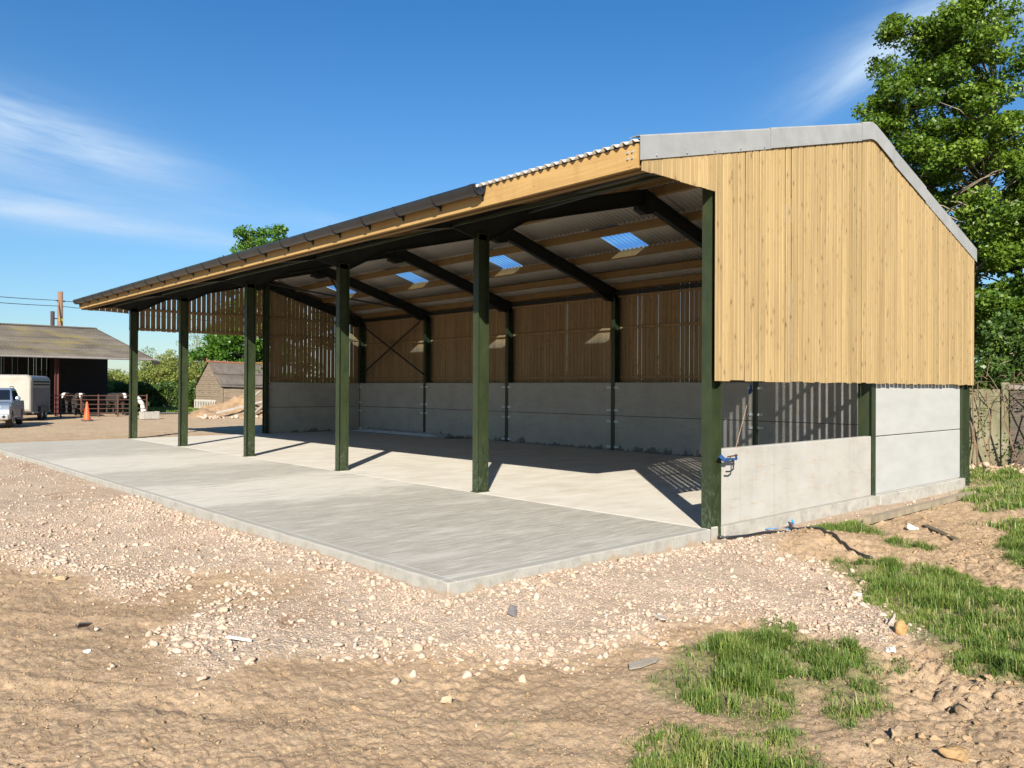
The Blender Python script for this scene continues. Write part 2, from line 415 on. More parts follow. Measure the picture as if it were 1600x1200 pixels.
tag(scatter('soil_clods', x, y, np.clip(.014*np.exp(RNG.normal(0, .55, len(x))), .006, .06), 2, M_clod, .02, (.4, .75), .05, lump=.3), 'crumbly brown soil clods on the churned ground beside the grass', 'soil clods', kind='stuff')
def crumbs(x, y): return off_slab(x, y)*(1-gravel_mask(x, y))*(.25+.75*sst(-.15, .3, fbm(x, y, .6, 4, 64)))
x, y = sample(26000, (-8.8, 1.5, -5.5, 4.5), crumbs)
tag(scatter('earth_crumbs', x, y, np.clip(.0065*np.exp(RNG.normal(0, .5, len(x))), .003, .022), 1, M_clod, .1, (.4, .8), .1), 'fine crumbs of dry earth over the bare brown soil', 'earth crumbs', kind='stuff')
x, y = sample(620, (-5.0, -1.5, -6, -3), lambda x, y: (1-.8*sst(-.1, .2, grass_mask(x, y)))*sst(-3.4, -4.3, y)*sst(-.25, .2, fbm(x, y, .5, 3, 61)))
tag(scatter('heavy_clods', x, y, np.clip(.020*np.exp(RNG.normal(0, .6, len(x))), .008, .075), 3, M_clod, .02, (.45, .8), .05, lump=.55), 'large dry orange brown clods heaped at the bottom right', 'soil clods', kind='stuff')
x, y = sample(260, (-8.6, 4, -5, 5), lambda x, y: off_slab(x, y)*(1-gravel_mask(x, y))*.5)
tag(scatter('scattered_pebbles', x, y, np.clip(.013*np.exp(RNG.normal(0, .5, len(x))), .007, .035), 1, M_stone, .3), 'pale pebbles scattered over the bare brown soil', 'pebbles', kind='stuff')

def rock(name, label, cat, x, y, size, col, flat=.7, seed=0, group=None, lift=.35):
    global RNG
    keep = RNG; RNG = np.random.default_rng(seed+100)
    P, F = protos(4, 1, .010, .38)
    RNG = keep
    W = P[0]*np.array([size, size*.75, size*flat])
    a = seed*1.7; ca, sa = math.cos(a), math.sin(a)
    W = np.stack([W[:, 0]*ca-W[:, 1]*sa, W[:, 0]*sa+W[:, 1]*ca, W[:, 2]], 1)
    m = simple('stone %.2f %.2f %.2f' % col, col, tuple(c*.65 for c in col), 9, .93, 0, .01, 50)
    ob = np_obj(name, W, F, m, None, {'rnd': np.full(len(W), .5)}, False)
    h = float(ground_h(np.array([x]), np.array([y]))[0])
    ob.location = (x, y, h+size*flat*lift)
    return tag(ob, label, cat, group)
rock('clay_lump', 'orange lump of clay at the edge of the grass', 'clay lump', -1.98, -3.22, .105, (.42, .25, .10), .75, 1)
rock('stone', 'grey pink boulder leaning beside the orange clay lump', 'stone', -1.79, -3.08, .085, (.46, .38, .31), .9, 2, 'loose stones')
rock('stone', 'rounded white stone where the rubble edge meets the long grass', 'stone', -.98, -2.42, .06, (.62, .57, .49), .7, 3, 'loose stones')
rock('stone', 'flat white stone in the grass below the orange clay lump', 'stone', -2.52, -3.36, .06, (.78, .74, .67), .4, 4, 'loose stones')
rock('soil_clod', 'large brown soil clod in the bottom right corner of the photo', 'soil clod', -4.06, -4.36, .085, (.38, .24, .11), .8, 5)
rock('soil_clod', 'round brown soil clod beside the lowest grass tuft', 'soil clod', -4.05, -4.02, .07, (.33, .24, .15), .7, 6)
rock('stone', 'tan stone alone on the bare soil at the bottom centre', 'stone', -5.75, -1.78, .055, (.52, .40, .26), .7, 7, 'loose stones')
rock('stone', 'pinkish stone at the bottom tip of the rubble bank', 'stone', -6.86, -.38, .045, (.56, .40, .31), .7, 8, 'loose stones')
rock('stone', 'tan boulder on the left where rubble gives way to soil', 'stone', -6.78, 3.75, .09, (.45, .33, .2), .6, 9, 'loose stones')
rock('stone', 'flat pinkish grey stone lying between apron corner and grass', 'stone', -3.25, -1.62, .1, (.55, .46, .38), .35, 10, 'loose stones')
rock('stone', 'white stone lying alone on the brown soil at left', 'stone', -7.29, .85, .04, (.75, .72, .66), .5, 11, 'loose stones')
rock('stone', 'pale round stone at the left end of the rubble tongue', 'stone', -6.85, .62, .052, (.60, .50, .40), .8, 12, 'loose stones')
rock('plaster_lump', 'white plaster lump next to the short plank on the right', 'plaster', 3.05, -1.42, .12, (.8, .78, .72), .45, 13)
# slivers of slate, board and plastic
def shard(name, label, cat, x, y, pts, th, m, tilt, rz):
    mb = MB(); mb.prism(pts, 2, -th/2, th/2)
    h = float(ground_h(np.array([x]), np.array([y]))[0])
    ob = mb.build(name, m); ob.location = (x, y, h+.03); ob.rotation_euler = (tilt[0], tilt[1], rz)
    return tag(ob, label, cat)
M_slate = simple('slate', (.13, .115, .11), (.07, .065, .07), 12, .6, bump=.004)
M_greywood = simple('weathered board', (.34, .30, .25), (.2, .17, .13), 4, .9, bump=.006, bscale=60, map3=(1, 14, 1))
shard('slate_shard', 'dark slate shard standing up in the gravel near the apron corner', 'slate', -4.25, -.78, [(-.05, -.035), (.06, -.04), (.07, .03), (-.02, .045)], .02, M_slate, (.3, -.9), .7)
shard('slate_shard', 'dark slate sliver lying on the brown soil at far left', 'slate', -7.12, 1.58, [(-.06, -.03), (.07, -.02), (.05, .03), (-.04, .035)], .012, M_slate, (-.7, .2), .3)
shard('board_scrap', 'thin grey torn scrap of board on the soil left of the grass', 'board scrap', -4.2, -2.2, [(-.14, -.035), (-.05, -.05), (.1, -.03), (.16, .0), (.08, .035), (-.1, .045)], .01, M_greywood, (.15, -.1), -.35)
shard('board_scrap', 'white sliver of board at the tip of the rubble tongue', 'board scrap', -6.35, .18, [(-.1, -.018), (.12, -.012), (.11, .015), (-.09, .02)], .012, simple('white scrap', (.75, .72, .66), (.5, .46, .4), 8, .8), (.05, .1), -.9)

# ------------------------------------------------------------------ grass
def grass_mat(t, o):
    r = t.attr('rnd'); tip = t.attr('tip')
    c = t.ramp(r, [(0, (.045, .095, .010)), (.4, (.08, .155, .018)), (.75, (.14, .215, .032)), (.9, (.23, .27, .06)), (1, (.40, .32, .15))])
    c = t.mix(t.math('MULTIPLY', tip, .35), c, (.26, .32, .08))
    p = t.node('ShaderNodeBsdfPrincipled', {'Base Color': c, 'Roughness': .5, 'Specular IOR Level': .35})
    tr = t.node('ShaderNodeBsdfTranslucent', {'Color': t.mix(.4, c, (.2, .35, .03))})
    return {'surface': t.node('ShaderNodeMixShader', {0: .3, 1: p.outputs[0], 2: tr.outputs[0]}).outputs[0]}
M_grass = mat('grass blades', grass_mat)
def blades(name, x, y, ln, label, cat, w=.0028):
    n = len(x); h = ground_h(x, y)
    clump = fbm(x, y, .18, 2, 71); az = RNG.uniform(0, 2*PI, n)+clump*2; lean = np.clip(RNG.normal(.62, .38, n), .05, 1.5)
    ww = w*RNG.uniform(.6, 1.5, n)*(ln/.1)**.3
    dx, dy = np.cos(az), np.sin(az); sx, sy = -dy, dx
    V = np.zeros((n, 7, 3)); T = np.zeros((n, 7))
    for k, (s, wf) in enumerate([(0, 1), (.4, .95), (.75, .6)]):
        a = lean*s; hor = ln*s*np.sin(a*.8+.1); ver = ln*s*np.cos(a)
        for q, sg in enumerate((-1, 1)):
            V[:, k*2+q, 0] = x+dx*hor+sx*ww*wf*sg; V[:, k*2+q, 1] = y+dy*hor+sy*ww*wf*sg; V[:, k*2+q, 2] = h-.004+ver
        T[:, k*2:k*2+2] = s
    a = lean; V[:, 6, 0] = x+dx*ln*np.sin(a*.9+.1); V[:, 6, 1] = y+dy*ln*np.sin(a*.9+.1); V[:, 6, 2] = h+ln*np.cos(a*1.05); T[:, 6] = 1
    F = np.array([[0, 1, 3], [0, 3, 2], [2, 3, 5], [2, 5, 4], [4, 5, 6]])
    FF = (F[None]+(np.arange(n)*7)[:, None, None]).reshape(-1, 3)
    r = np.clip(.45+.45*clump+.35*fbm(x, y, .7, 2, 78)+RNG.normal(0, .17, n), 0, .93); r = np.where(RNG.uniform(size=n) < .09, 1, r)
    ob = np_obj(name, V.reshape(-1, 3), FF, M_grass, None, {'rnd': np.repeat(r, 7), 'tip': T.ravel()})
    return tag(ob, label, cat, kind='stuff')
def gden(x, y):
    m = grass_mask(x, y); return off_slab(x, y)*np.clip(sst(-.10, .22, m)*(.03+.97*sst(-.2, .25, fbm(x, y, .20, 3, 73)))*(.2+.8*sst(-.25, .15, fbm(x, y, .6, 2, 74)))+.012*(m > -.9)*sst(.25, .45, fbm(x, y, .3, 2, 75)), 0, 1)
x, y = sample(125000, (-6.3, 3.5, -6, -.2), gden)
ln = (.032+.078*sst(-.08, .3, grass_mask(x, y)))*(.7+.6*sst(-.2, .4, fbm(x, y, .3, 2, 76)))*RNG.uniform(.45, 1.35, len(x))
blades('grass', x, y, ln, 'lush green grass growing in tufts over the disturbed soil at right', 'grass')
# dead straw and stalks trodden into the soil
x, y = sample(5200, (-8.8, 3.5, -5.6, 4.5), lambda x, y: off_slab(x, y)*(1-.9*gravel_mask(x, y))*(.15+.85*sst(-.1, .35, fbm(x, y, .9, 3, 95))))
n = len(x); az = RNG.uniform(0, 2*PI, n); ln = RNG.uniform(.02, .085, n); w_ = RNG.uniform(.0008, .0018, n)
dx, dy = np.cos(az), np.sin(az); V = np.zeros((n, 6, 3))
for k, u_ in enumerate((-.5, 0, .5)):
    xx = x+dx*ln*u_+(-dy)*ln*.12*(k == 1); yy = y+dy*ln*u_+dx*ln*.12*(k == 1); hh = ground_h(xx, yy)+.003+RNG.uniform(0, .006, n)
    V[:, k*2] = np.stack([xx-dy*w_, yy+dx*w_, hh], 1); V[:, k*2+1] = np.stack([xx+dy*w_, yy-dx*w_, hh+.001], 1)
FF = (np.array([[0, 2, 3, 1], [2, 4, 5, 3]])[None]+(np.arange(n)*6)[:, None, None]).reshape(-1, 4)
tag(np_obj('dry_straw', V.reshape(-1, 3), FF, simple('dry straw', (.46, .36, .20), (.26, .19, .10), 3, .8), None, None), 'dry straw and dead stalks trodden into the bare soil', 'straw', kind='stuff')
x, y = sample(26000, (3.5, 14, -6, 2.6), gden)
blades('grass', x, y, RNG.uniform(.06, .16, len(x)), 'green grass past the rear corner of the new barn', 'grass', .006)
x, y = sample(16000, (8, 15.5, 48.5, 62), lambda x, y: sst(-.1, .3, grass_mask(x, y)))
blades('grass', x, y, RNG.uniform(.12, .3, len(x)), 'bright grass verge in front of the hedge and old timber hut', 'grass', .02)

# ------------------------------------------------------------------ materials of the barn
def slab_mat(t, o):
    s = t.node('ShaderNodeSeparateXYZ', {0: o}); X, Y = s.outputs[0], s.outputs[1]
    stre = t.noise(t.mapv(o, (.55, 8, 1), (0, 0, .05)), 1, 7, .72); stre2 = t.noise(t.mapv(o, (2.0, 36, 1), (0, 0, .05)), 1, 5, .75)
    yy = t.math('ADD', Y, t.math('ADD', t.math('MULTIPLY', t.math('SUBTRACT', stre, .5), 2.4), t.math('MULTIPLY', t.math('SUBTRACT', t.noise(t.mapv(o, (.5, .9, 1)), 1, 5, .7), .5), 4)))
    band = t.ramp(t.math('DIVIDE', yy, 24), [(0, .15), (.15, .12), (.235, .2), (.265, .9), (.36, .95), (.40, .3), (.50, .3), (.54, .95), (.66, .9), (.72, .35), (.86, .3), (1, .4)])
    apron = t.mix(band, (.29, .272, .228), (.56, .522, .45))
    apron = t.mix(t.ramp(stre2, [(.50, 0), (.60, .55)]), apron, (.54, .51, .445))
    apron = t.mix(t.ramp(stre2, [(.40, .45), (.49, 0)]), apron, (.20, .188, .158))
    apron = t.mix(t.ramp(stre, [(.52, 0), (.62, .45)]), apron, (.23, .215, .18))
    blot = t.noise(t.mapv(o, (.5, 1.4, 1)), 1.2, 5, .65)
    apron = t.mix(t.ramp(blot, [(.52, 0), (.66, .5)]), apron, (.50, .47, .41))
    edge = t.math('MAXIMUM', t.math('LESS_THAN', X, -4.28), t.math('LESS_THAN', Y, .10))
    apron = t.mix(t.math('MULTIPLY', edge, .75), apron, (.30, .285, .25))
    line = t.math('MAXIMUM', t.math('LESS_THAN', t.math('ABSOLUTE', t.math('ADD', X, 4.28)), .007), t.math('LESS_THAN', t.math('ABSOLUTE', t.math('SUBTRACT', Y, .10)), .007))
    apron = t.mix(t.math('MULTIPLY', line, .7), apron, (.55, .53, .47))
    inner = t.ramp(t.noise(t.mapv(o, (.8, 1.5, 1)), 1.1, 6, .65), [(.3, (.45, .41, .34)), (.5, (.53, .495, .425)), (.7, (.59, .56, .49))])
    inner = t.mix(t.ramp(stre, [(.5, 0), (.7, .4)]), inner, (.42, .355, .27))
    f = t.math('GREATER_THAN', t.math('ADD', X, t.math('MULTIPLY', t.math('SUBTRACT', stre, .5), .0)), -.06)
    c = t.mix(f, apron, inner)
    # sides of the pour: pale and mottled
    geo = t.node('ShaderNodeNewGeometry'); nz = t.node('ShaderNodeSeparateXYZ', {0: geo.outputs['Normal']}).outputs[2]
    side = t.ramp(t.noise(o, 6, 6, .7), [(.3, (.24, .23, .20)), (.55, (.33, .315, .28)), (.75, (.27, .25, .21))])
    Z = s.outputs[2]; mud = t.ramp(t.math('ADD', t.noise(o, 3.5, 6, .7), t.math('MULTIPLY', Z, 1.6)), [(.20, .8), (.34, 0)])
    side = t.mix(mud, side, (.30, .21, .125)); holes = t.node('ShaderNodeTexVoronoi', {'Vector': o, 'Scale': 26, 'Randomness': 1}).outputs['Distance']
    side = t.mix(t.ramp(holes, [(0, .8), (.09, .6), (.14, 0)]), side, (.15, .14, .12))
    c = t.mix(t.math('LESS_THAN', nz, .5), c, side)
    joints = None
    for q in (4.76, 9.53, 14.3, 19.06):
        j = t.math('LESS_THAN', t.math('ABSOLUTE', t.math('SUBTRACT', Y, q)), .006)
        joints = j if joints is None else t.math('MAXIMUM', joints, j)
    c = t.mix(t.math('MULTIPLY', joints, t.math('MULTIPLY', f, .45)), c, (.2, .18, .15))
    h = t.math('ADD', stre2, t.noise(o, 120, 3, .6))
    return {'Base Color': c, 'Roughness': .85, 'Specular IOR Level': .25, 'Normal': t.bump(h, .0025, .8)}
M_slab = mat('brushed concrete', slab_mat)
def panel_mat(t, o):
    n = t.noise(t.mapv(o, (.8, .8, 1)), 1.6, 6, .65); n2 = t.noise(o, 14, 5, .7)
    c = t.ramp(n, [(.3, (.305, .292, .262)), (.5, (.355, .338, .305)), (.7, (.385, .37, .338))])
    st = t.noise(t.mapv(o, (1.5, 1.5, 9)), 1.3, 4, .7)
    c = t.mix(t.ramp(st, [(.55, 0), (.68, .5)]), c, (.34, .25, .16))
    c = t.mix(t.ramp(n2, [(.66, 0), (.76, .4)]), c, (.3, .28, .24))
    vh = t.node('ShaderNodeTexVoronoi', {'Vector': o, 'Scale': 9, 'Randomness': 1}).outputs['Distance']
    c = t.mix(t.ramp(vh, [(0, .8), (.045, .7), (.06, 0)]), c, (.16, .145, .12))
    dash = t.noise(t.mapv(o, (2.2, 2.2, 38)), 1, 2, .5); c = t.mix(t.ramp(dash, [(.68, 0), (.71, .35)]), c, (.24, .17, .10))
    drip = t.noise(t.mapv(o, (11, 11, .8)), 1, 3, .5); c = t.mix(t.ramp(drip, [(.60, 0), (.75, .3)]), c, (.24, .225, .195))
    return {'Base Color': c, 'Roughness': .8, 'Specular IOR Level': .25, 'Normal': t.bump(t.noise(o, 30, 5, .7), .003, .6)}
M_panel = mat('smooth concrete panel', panel_mat)
def panel_new(t, o):
    n = t.noise(t.mapv(o, (.8, .8, 2)), 1.4, 6, .65)
    c = t.ramp(n, [(.3, (.33, .33, .312)), (.7, (.385, .385, .368))])
    st = t.noise(t.mapv(o, (1.2, 1, 16)), 1.0, 3, .6)
    c = t.mix(t.ramp(st, [(.63, 0), (.66, .3), (.68, 0)]), c, (.35, .35, .33))
    return {'Base Color': c, 'Roughness': .75, 'Specular IOR Level': .3, 'Normal': t.bump(t.noise(o, 25, 5, .7), .002, .5)}
def panel_back(t, o):
    d = panel_mat(t, o); c = d['Base Color']; z = t.node('ShaderNodeSeparateXYZ', {0: o}).outputs[2]
    n = t.noise(t.mapv(o, (1, 1.5, 1.2)), 1.6, 5, .7); q = t.math('ADD', n, t.math('MULTIPLY', z, -.9))
    c = t.mix(t.ramp(q, [(.42, 0), (.47, .8)]), c, (.12, .10, .075))
    d['Base Color'] = c; return d
M_panel_back = mat('splashed concrete panel', panel_back)
M_panel_new = mat('clean pale concrete panel', panel_new)
def steel_mat(t, o):
    n = t.noise(t.mapv(o, (1, 1, .5)), 4, 6, .7); w = t.noise(t.mapv(o, (6, 6, 3)), 1.5, 3, .5, 1.6)
    c = t.mix(t.ramp(n, [(.35, 0), (.7, 1)]), (.016, .024, .010), (.030, .041, .015))
    low = t.ramp(t.node('ShaderNodeSeparateXYZ', {0: o}).outputs[2], [(0, 1), (.0, 1), (1, 0)])
    c = t.mix(t.math('MULTIPLY', t.ramp(w, [(.50, 0), (.54, .35), (.58, 0)]), low), c, (.16, .21, .15))
    sp = t.noise(o, 34, 2, .5)
    c = t.mix(t.ramp(sp, [(.75, 0), (.77, .35)]), c, (.3, .31, .24))
    return {'Base Color': c, 'Roughness': t.ramp(n, [(.3, .38), (.7, .52)]), 'Specular IOR Level': .4}
M_steel = mat('dark green painted steel', steel_mat)
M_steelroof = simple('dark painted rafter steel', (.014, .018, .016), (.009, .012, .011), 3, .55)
def wood_mat(c1, c2, ck, s=1.0):
    def f(t, o):
        r = t.attr('rnd')
        off = t.node('ShaderNodeCombineXYZ', {0: t.math('MULTIPLY', r, 37), 1: t.math('MULTIPLY', r, 53), 2: t.math('MULTIPLY', r, 91)}).outputs[0]
        v = t.node('ShaderNodeVectorMath', {0: o, 1: off}, operation='ADD').outputs[0]
        g = t.noise(t.mapv(v, (32*s, 32*s, 1.1)), 1, 5, .6, .8); g2 = t.noise(t.mapv(v, (9*s, 9*s, .5)), 1, 3, .5, .6)
        c = t.mix(t.ramp(g, [(.32, 0), (.7, 1)]), c1, c2)
        c = t.mix(t.ramp(g2, [(.40, 0), (.66, .55)]), c, tuple(min(1, q*1.25) for q in c1))
        k = t.node('ShaderNodeTexVoronoi', {'Vector': t.mapv(v, (8, 8, 4)), 'Scale': 1, 'Randomness': 1}).outputs['Distance']
        halo = t.ramp(k, [(0, 1), (.08, .9), (.12, .45), (.24, .1), (.34, 0)])
        kk = t.noise(t.mapv(v, (3, 3, 1.3)), 1, 2)
        c = t.mix(t.math('MULTIPLY', halo, t.ramp(kk, [(.30, 0), (.44, .85)])), c, ck)
        k2 = t.node('ShaderNodeTexVoronoi', {'Vector': t.mapv(v, (16, 16, 5.5)), 'Scale': 1, 'Randomness': 1}).outputs['Distance']
        c = t.mix(t.math('MULTIPLY', t.ramp(k2, [(0, 1), (.10, .6), (.2, 0)]), t.ramp(kk, [(.36, .55), (.5, 0)])), c, ck)
        sw = t.noise(t.mapv(v, (14, 14, 5)), 1, 3, .6, 1.2)
        c = t.mix(t.ramp(sw, [(.55, 0), (.7, .4)]), c, tuple(q*.72 for q in c1))
        pale = t.math('FRACT', t.math('MULTIPLY', r, 7.3)); c = t.mix(t.math('MULTIPLY', t.math('GREATER_THAN', pale, .72), .14), c, tuple(min(1, q*1.45) for q in c1))
        br = t.math('MULTIPLY_ADD', r, .17, .90)
        c = t.mix(1, c, t.node('ShaderNodeCombineColor', {0: br, 1: br, 2: br}).outputs[0], 'MULTIPLY')
        return {'Base Color': c, 'Roughness': .72, 'Specular IOR Level': .3, 'Normal': t.bump(g, .0016, .7)}
    return f
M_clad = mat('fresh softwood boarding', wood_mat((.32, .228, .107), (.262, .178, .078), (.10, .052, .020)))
M_brown = mat('brown boarding', wood_mat((.26, .175, .09), (.19, .12, .058), (.10, .055, .022)))  # same grain as the fresh boarding, in a darker brown
M_timber = mat('sawn pine purlin', wood_mat((.46, .30, .13), (.35, .21, .085), (.18, .09, .03), .6))
def sheet_mat(t, o):
    n = t.noise(t.mapv(o, (1, .5, 1)), 1.2, 5, .6)
    return {'Base Color': t.ramp(n, [(.3, (.33, .30, .26)), (.7, (.42, .39, .35))]), 'Roughness': .8, 'Specular IOR Level': .3, 'Normal': t.bump(t.noise(o, 40, 3, .6), .001, .5)}
M_sheet = mat('grey fibre cement sheet', sheet_mat)
M_flash = simple('pale fibre cement flashing', (.285, .288, .282), (.225, .228, .224), 3, .6, bump=.001)
M_black = simple('black plastic gutter', (.012, .013, .016), (.02, .02, .024), 3, .32, spec=.6)
M_galv = simple('galvanised metal', (.55, .57, .58), (.4, .42, .43), 20, .4, .6)
def glass_roof(t, o):
    fc = t.node('ShaderNodeLayerWeight', {'Blend': .5}).outputs['Facing']
    tr = t.node('ShaderNodeBsdfTransparent', {'Color': t.ramp(fc, [(.45, (.86, .95, 1)), (.85, (.45, .6, .82))])}); gl = t.node('ShaderNodeBsdfGlossy', {'Color': (.8, .9, 1), 'Roughness': .15})
    tl = t.node('ShaderNodeBsdfTranslucent', {'Color': (.45, .6, .85)})
    a = t.node('ShaderNodeMixShader', {0: .06, 1: tr.outputs[0], 2: gl.outputs[0]})
    return {'surface': t.node('ShaderNodeMixShader', {0: .08, 1: a.outputs[0], 2: tl.outputs[0]}).outputs[0]}
M_roofglass = mat('clear corrugated roof light', glass_roof)

# ------------------------------------------------------------------ slab
mb = MB(); mb.box(-4.39, 0, -.03, 23.95, -.45, 0); mb.box(0, 9.32, .02, 23.95, -.45, 0)
slab = mb.build('concrete_slab', M_slab); tag(slab, kind='structure')
bm = bmesh.new(); bm.from_mesh(slab.data)
for k_ in range(1, 160):      # cut the long edges so that the arris can wander a little
    for co_, no_ in (((0, k_*.15, 0), (0, 1, 0)), ((-4.39+k_*.15, 0, 0), (1, 0, 0))):
        if no_[0] and k_ > 29: continue
        bmesh.ops.bisect_plane(bm, geom=[g for g in bm.verts[:]+bm.edges[:]+bm.faces[:]], plane_co=co_, plane_no=no_)
for v in bm.verts:
    if v.co.z > -.01:
        n_ = float(fbm(np.array([v.co.x*1.0]), np.array([v.co.y]), .35, 3, 120)[0])
        if v.co.x < -4.38: v.co.x += .012*n_; v.co.z += .004*n_-.002
        elif v.co.y < -.02 and v.co.x < -.01: v.co.y += .012*n_; v.co.z += .004*n_-.002
bm.to_mesh(slab.data); bm.free()
bv = slab.modifiers.new('edge', 'BEVEL'); bv.width = .014; bv.segments = 2; bv.limit_method = 'ANGLE'; bv.angle_limit = math.radians(50)

# ------------------------------------------------------------------ the new barn
shed = thing('open_fronted_barn', 'new open fronted barn with green steel posts, yellow timber gable and grey roof', 'barn')
FW = .146; FT = .012
def rafter_bottom(x):
    if x <= RX: return 4.68+.25*x
    return 5.8675-.29*(x-RX)
front_cols = []
mb = MB()   # one front column, local at its own base
def icol(mb, x0, x1, y0, z0, z1, w=FW):
    mb.box(x0, x0+FT, y0, y0+w, z0, z1); mb.box(x1-FT, x1, y0, y0+w, z0, z1)
    mb.box(x0+FT, x1-FT, y0+w/2-.005, y0+w/2+.005, z0, z1)
for n in range(6):
    mb = MB(); y = n*B
    icol(mb, 0, .25, y-(.02 if n == 0 else 0), -.42 if n == 0 else -.02, 4.6)
    if n: mb.box(-.03, .28, y-.02, y+FW+.02, -.004, .0105)
    mb.box(.012, .238, y, y+FW-.02, 4.588, 4.6)
    c = mb.build('column', M_steel, shed, label='green steel front column at the near corner, footing deep in the gravel' if n == 0 else None)
for n in range(6):
    mb = MB(); y = n*B
    xr = XR if n else XR
    if n == 0: icol(mb, 9.36, 9.80, -.02, -.45, 4.7)
    else: icol(mb, 9.352, 9.602, y, -.02, 4.6)
    mb.build('column', M_steel, shed)
# gable posts
for y0, z0, xx in ((0, -.42, 5.06), (L-.10, -.02, 5.06)):
    mb = MB()
    mb.box(xx-.075, xx+.075, y0, y0+FT, z0, 5.85); mb.box(xx-.075, xx+.075, y0+.24, y0+.252, z0, 5.85); mb.box(xx-.005, xx+.005, y0+FT, y0+.24, z0, 5.85)
    mb.build('gable_post', M_steel, shed)
# rafters with cantilever, haunches and apex plate
for n in range(6):
    y = n*B; yc = y+FW/2; mb = MB()
    if n == 0: y += .02; yc += .02
    top = [(-1.36, zf(-1.36)-.18), (RX, zf(RX)-.18), (9.58, zf(9.58)-.18)]
    bot = [(9.58, 4.45), (9.34, 4.45), (9.1, 4.47), (8.3, rafter_bottom(8.3)), (RX, rafter_bottom(RX)-.01), (1.2, 4.98), (.26, 4.49), (0, 4.50), (-.55, 4.62), (-1.36, 4.47)]
    mb.prism(top+bot, 1, yc-.005, yc+.005)
    def strip(poly, th, sgn):
        for (a, b) in zip(poly[:-1], poly[1:]):
            mb.add([(a[0], y, a[1]), (b[0], y, b[1]), (b[0], y+FW, b[1]), (a[0], y+FW, a[1]), (a[0], y, a[1]+sgn*th), (b[0], y, b[1]+sgn*th), (b[0], y+FW, b[1]+sgn*th), (a[0], y+FW, a[1]+sgn*th)],
                   [(0, 1, 2, 3), (7, 6, 5, 4), (0, 4, 5, 1), (1, 5, 6, 2), (2, 6, 7, 3), (3, 7, 4, 0)])
    strip(top, .012, 1); strip([bot[2], bot[3], bot[4], bot[5], bot[6]], .012, -1); strip([bot[8], bot[9]], .012, -1)
    mb.box(-1.372, -1.36, y, y+FW, 4.455, zf(-1.36)-.17)
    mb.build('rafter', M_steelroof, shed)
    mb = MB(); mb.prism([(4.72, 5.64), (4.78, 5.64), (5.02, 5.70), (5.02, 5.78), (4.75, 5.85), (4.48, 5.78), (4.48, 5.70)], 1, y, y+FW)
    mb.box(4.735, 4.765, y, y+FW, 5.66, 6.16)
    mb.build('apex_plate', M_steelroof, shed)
mb = MB(); mb.box(-.57, -.535, .05, L, 4.63, 4.637); mb.box(-.57, -.563, .05, L, 4.637, 4.67); mb.build('eaves_tie', M_steel, shed)
mb = MB(); mb.box(9.42, 9.5, .15, L, 4.66, 4.76); mb.build('eaves_tie', M_steelroof, shed)
def brace(a, b):
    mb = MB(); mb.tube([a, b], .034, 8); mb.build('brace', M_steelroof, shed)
zt = lambda x: zf(x)-.33
brace((.2, B, zt(.2)), (-1.0, .1, zt(-1.0))); brace((1.2, B, zt(1.2)), (-.3, .1, zt(-.3)))
brace((.3, 4*B, zt(.3)), (4.6, L, zt(4.6))); brace((.3, L, zt(.3)), (4.6, 4*B, zt(4.6)))
brace((5, 4*B, zt(5)), (9.1, L, zt(9.1))); brace((5, L, zt(5)), (9.1, 4*B, zt(9.1)))
brace((9.3, 23.6, 4.5), (9.3, 19.15, 2.38)); brace((9.27, 19.3, 4.45), (9.27, 23.6, 2.38))

# purlins (each bay-long board runs the whole barn)
def plane_box(mb, x0, w, h, y0, y1):
    s = .25 if x0 < RX else -.29
    t = zf(x0); mb.add([(x0, y0, t-h), (x0+w, y0, t-h+s*w), (x0+w, y0, t+s*w-.001), (x0, y0, t-.001), (x0, y1, t-h), (x0+w, y1, t-h+s*w), (x0+w, y1, t+s*w-.001), (x0, y1, t-.001)],
                       [(0, 1, 2, 3), (7, 6, 5, 4), (0, 4, 5, 1), (1, 5, 6, 2), (2, 6, 7, 3), (3, 7, 4, 0)])
for x0 in (-.62, .62, 1.86, 3.1, 4.35, 5.05, 6.3, 7.55, 8.62, 9.42):
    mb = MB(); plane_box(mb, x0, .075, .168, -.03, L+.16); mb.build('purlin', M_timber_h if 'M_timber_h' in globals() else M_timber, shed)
# fascia and doubled eaves boards
def timber_h(t, o, k_=1):
    g = t.noise(t.mapv(o, (26, .9, 26)), 1, 5, .6, .8); g2 = t.noise(t.mapv(o, (1.2, 5, 1.2)), 1, 3, .6)
    c = t.mix(t.ramp(g, [(.32, 0), (.7, 1)]), (.40, .275, .110), (.32, .21, .078))
    c = t.mix(t.ramp(g2, [(.5, 0), (.7, .35)]), c, (.25, .15, .05))
    c = t.mix(1, c, (k_, k_*.93, k_*.9), 'MULTIPLY')
    k = t.node('ShaderNodeTexVoronoi', {'Vector': t.mapv(o, (9, 2.4, 9)), 'Scale': 1, 'Randomness': 1}).outputs['Distance']
    c = t.mix(t.ramp(k, [(0, .8), (.06, .6), (.10, 0)]), c, (.25, .12, .035))
    return {'Base Color': c, 'Roughness': .7, 'Specular IOR Level': .3, 'Normal': t.bump(g, .0015, .7)}
M_th = mat('long sawn timber', timber_h)
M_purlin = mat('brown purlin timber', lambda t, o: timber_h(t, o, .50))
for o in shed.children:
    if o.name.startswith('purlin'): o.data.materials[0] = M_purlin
mb = MB(); mb.box(-1.60, -1.555, -.045, L+.18, 4.475, 4.76); mb.build('fascia_board', M_th, shed)
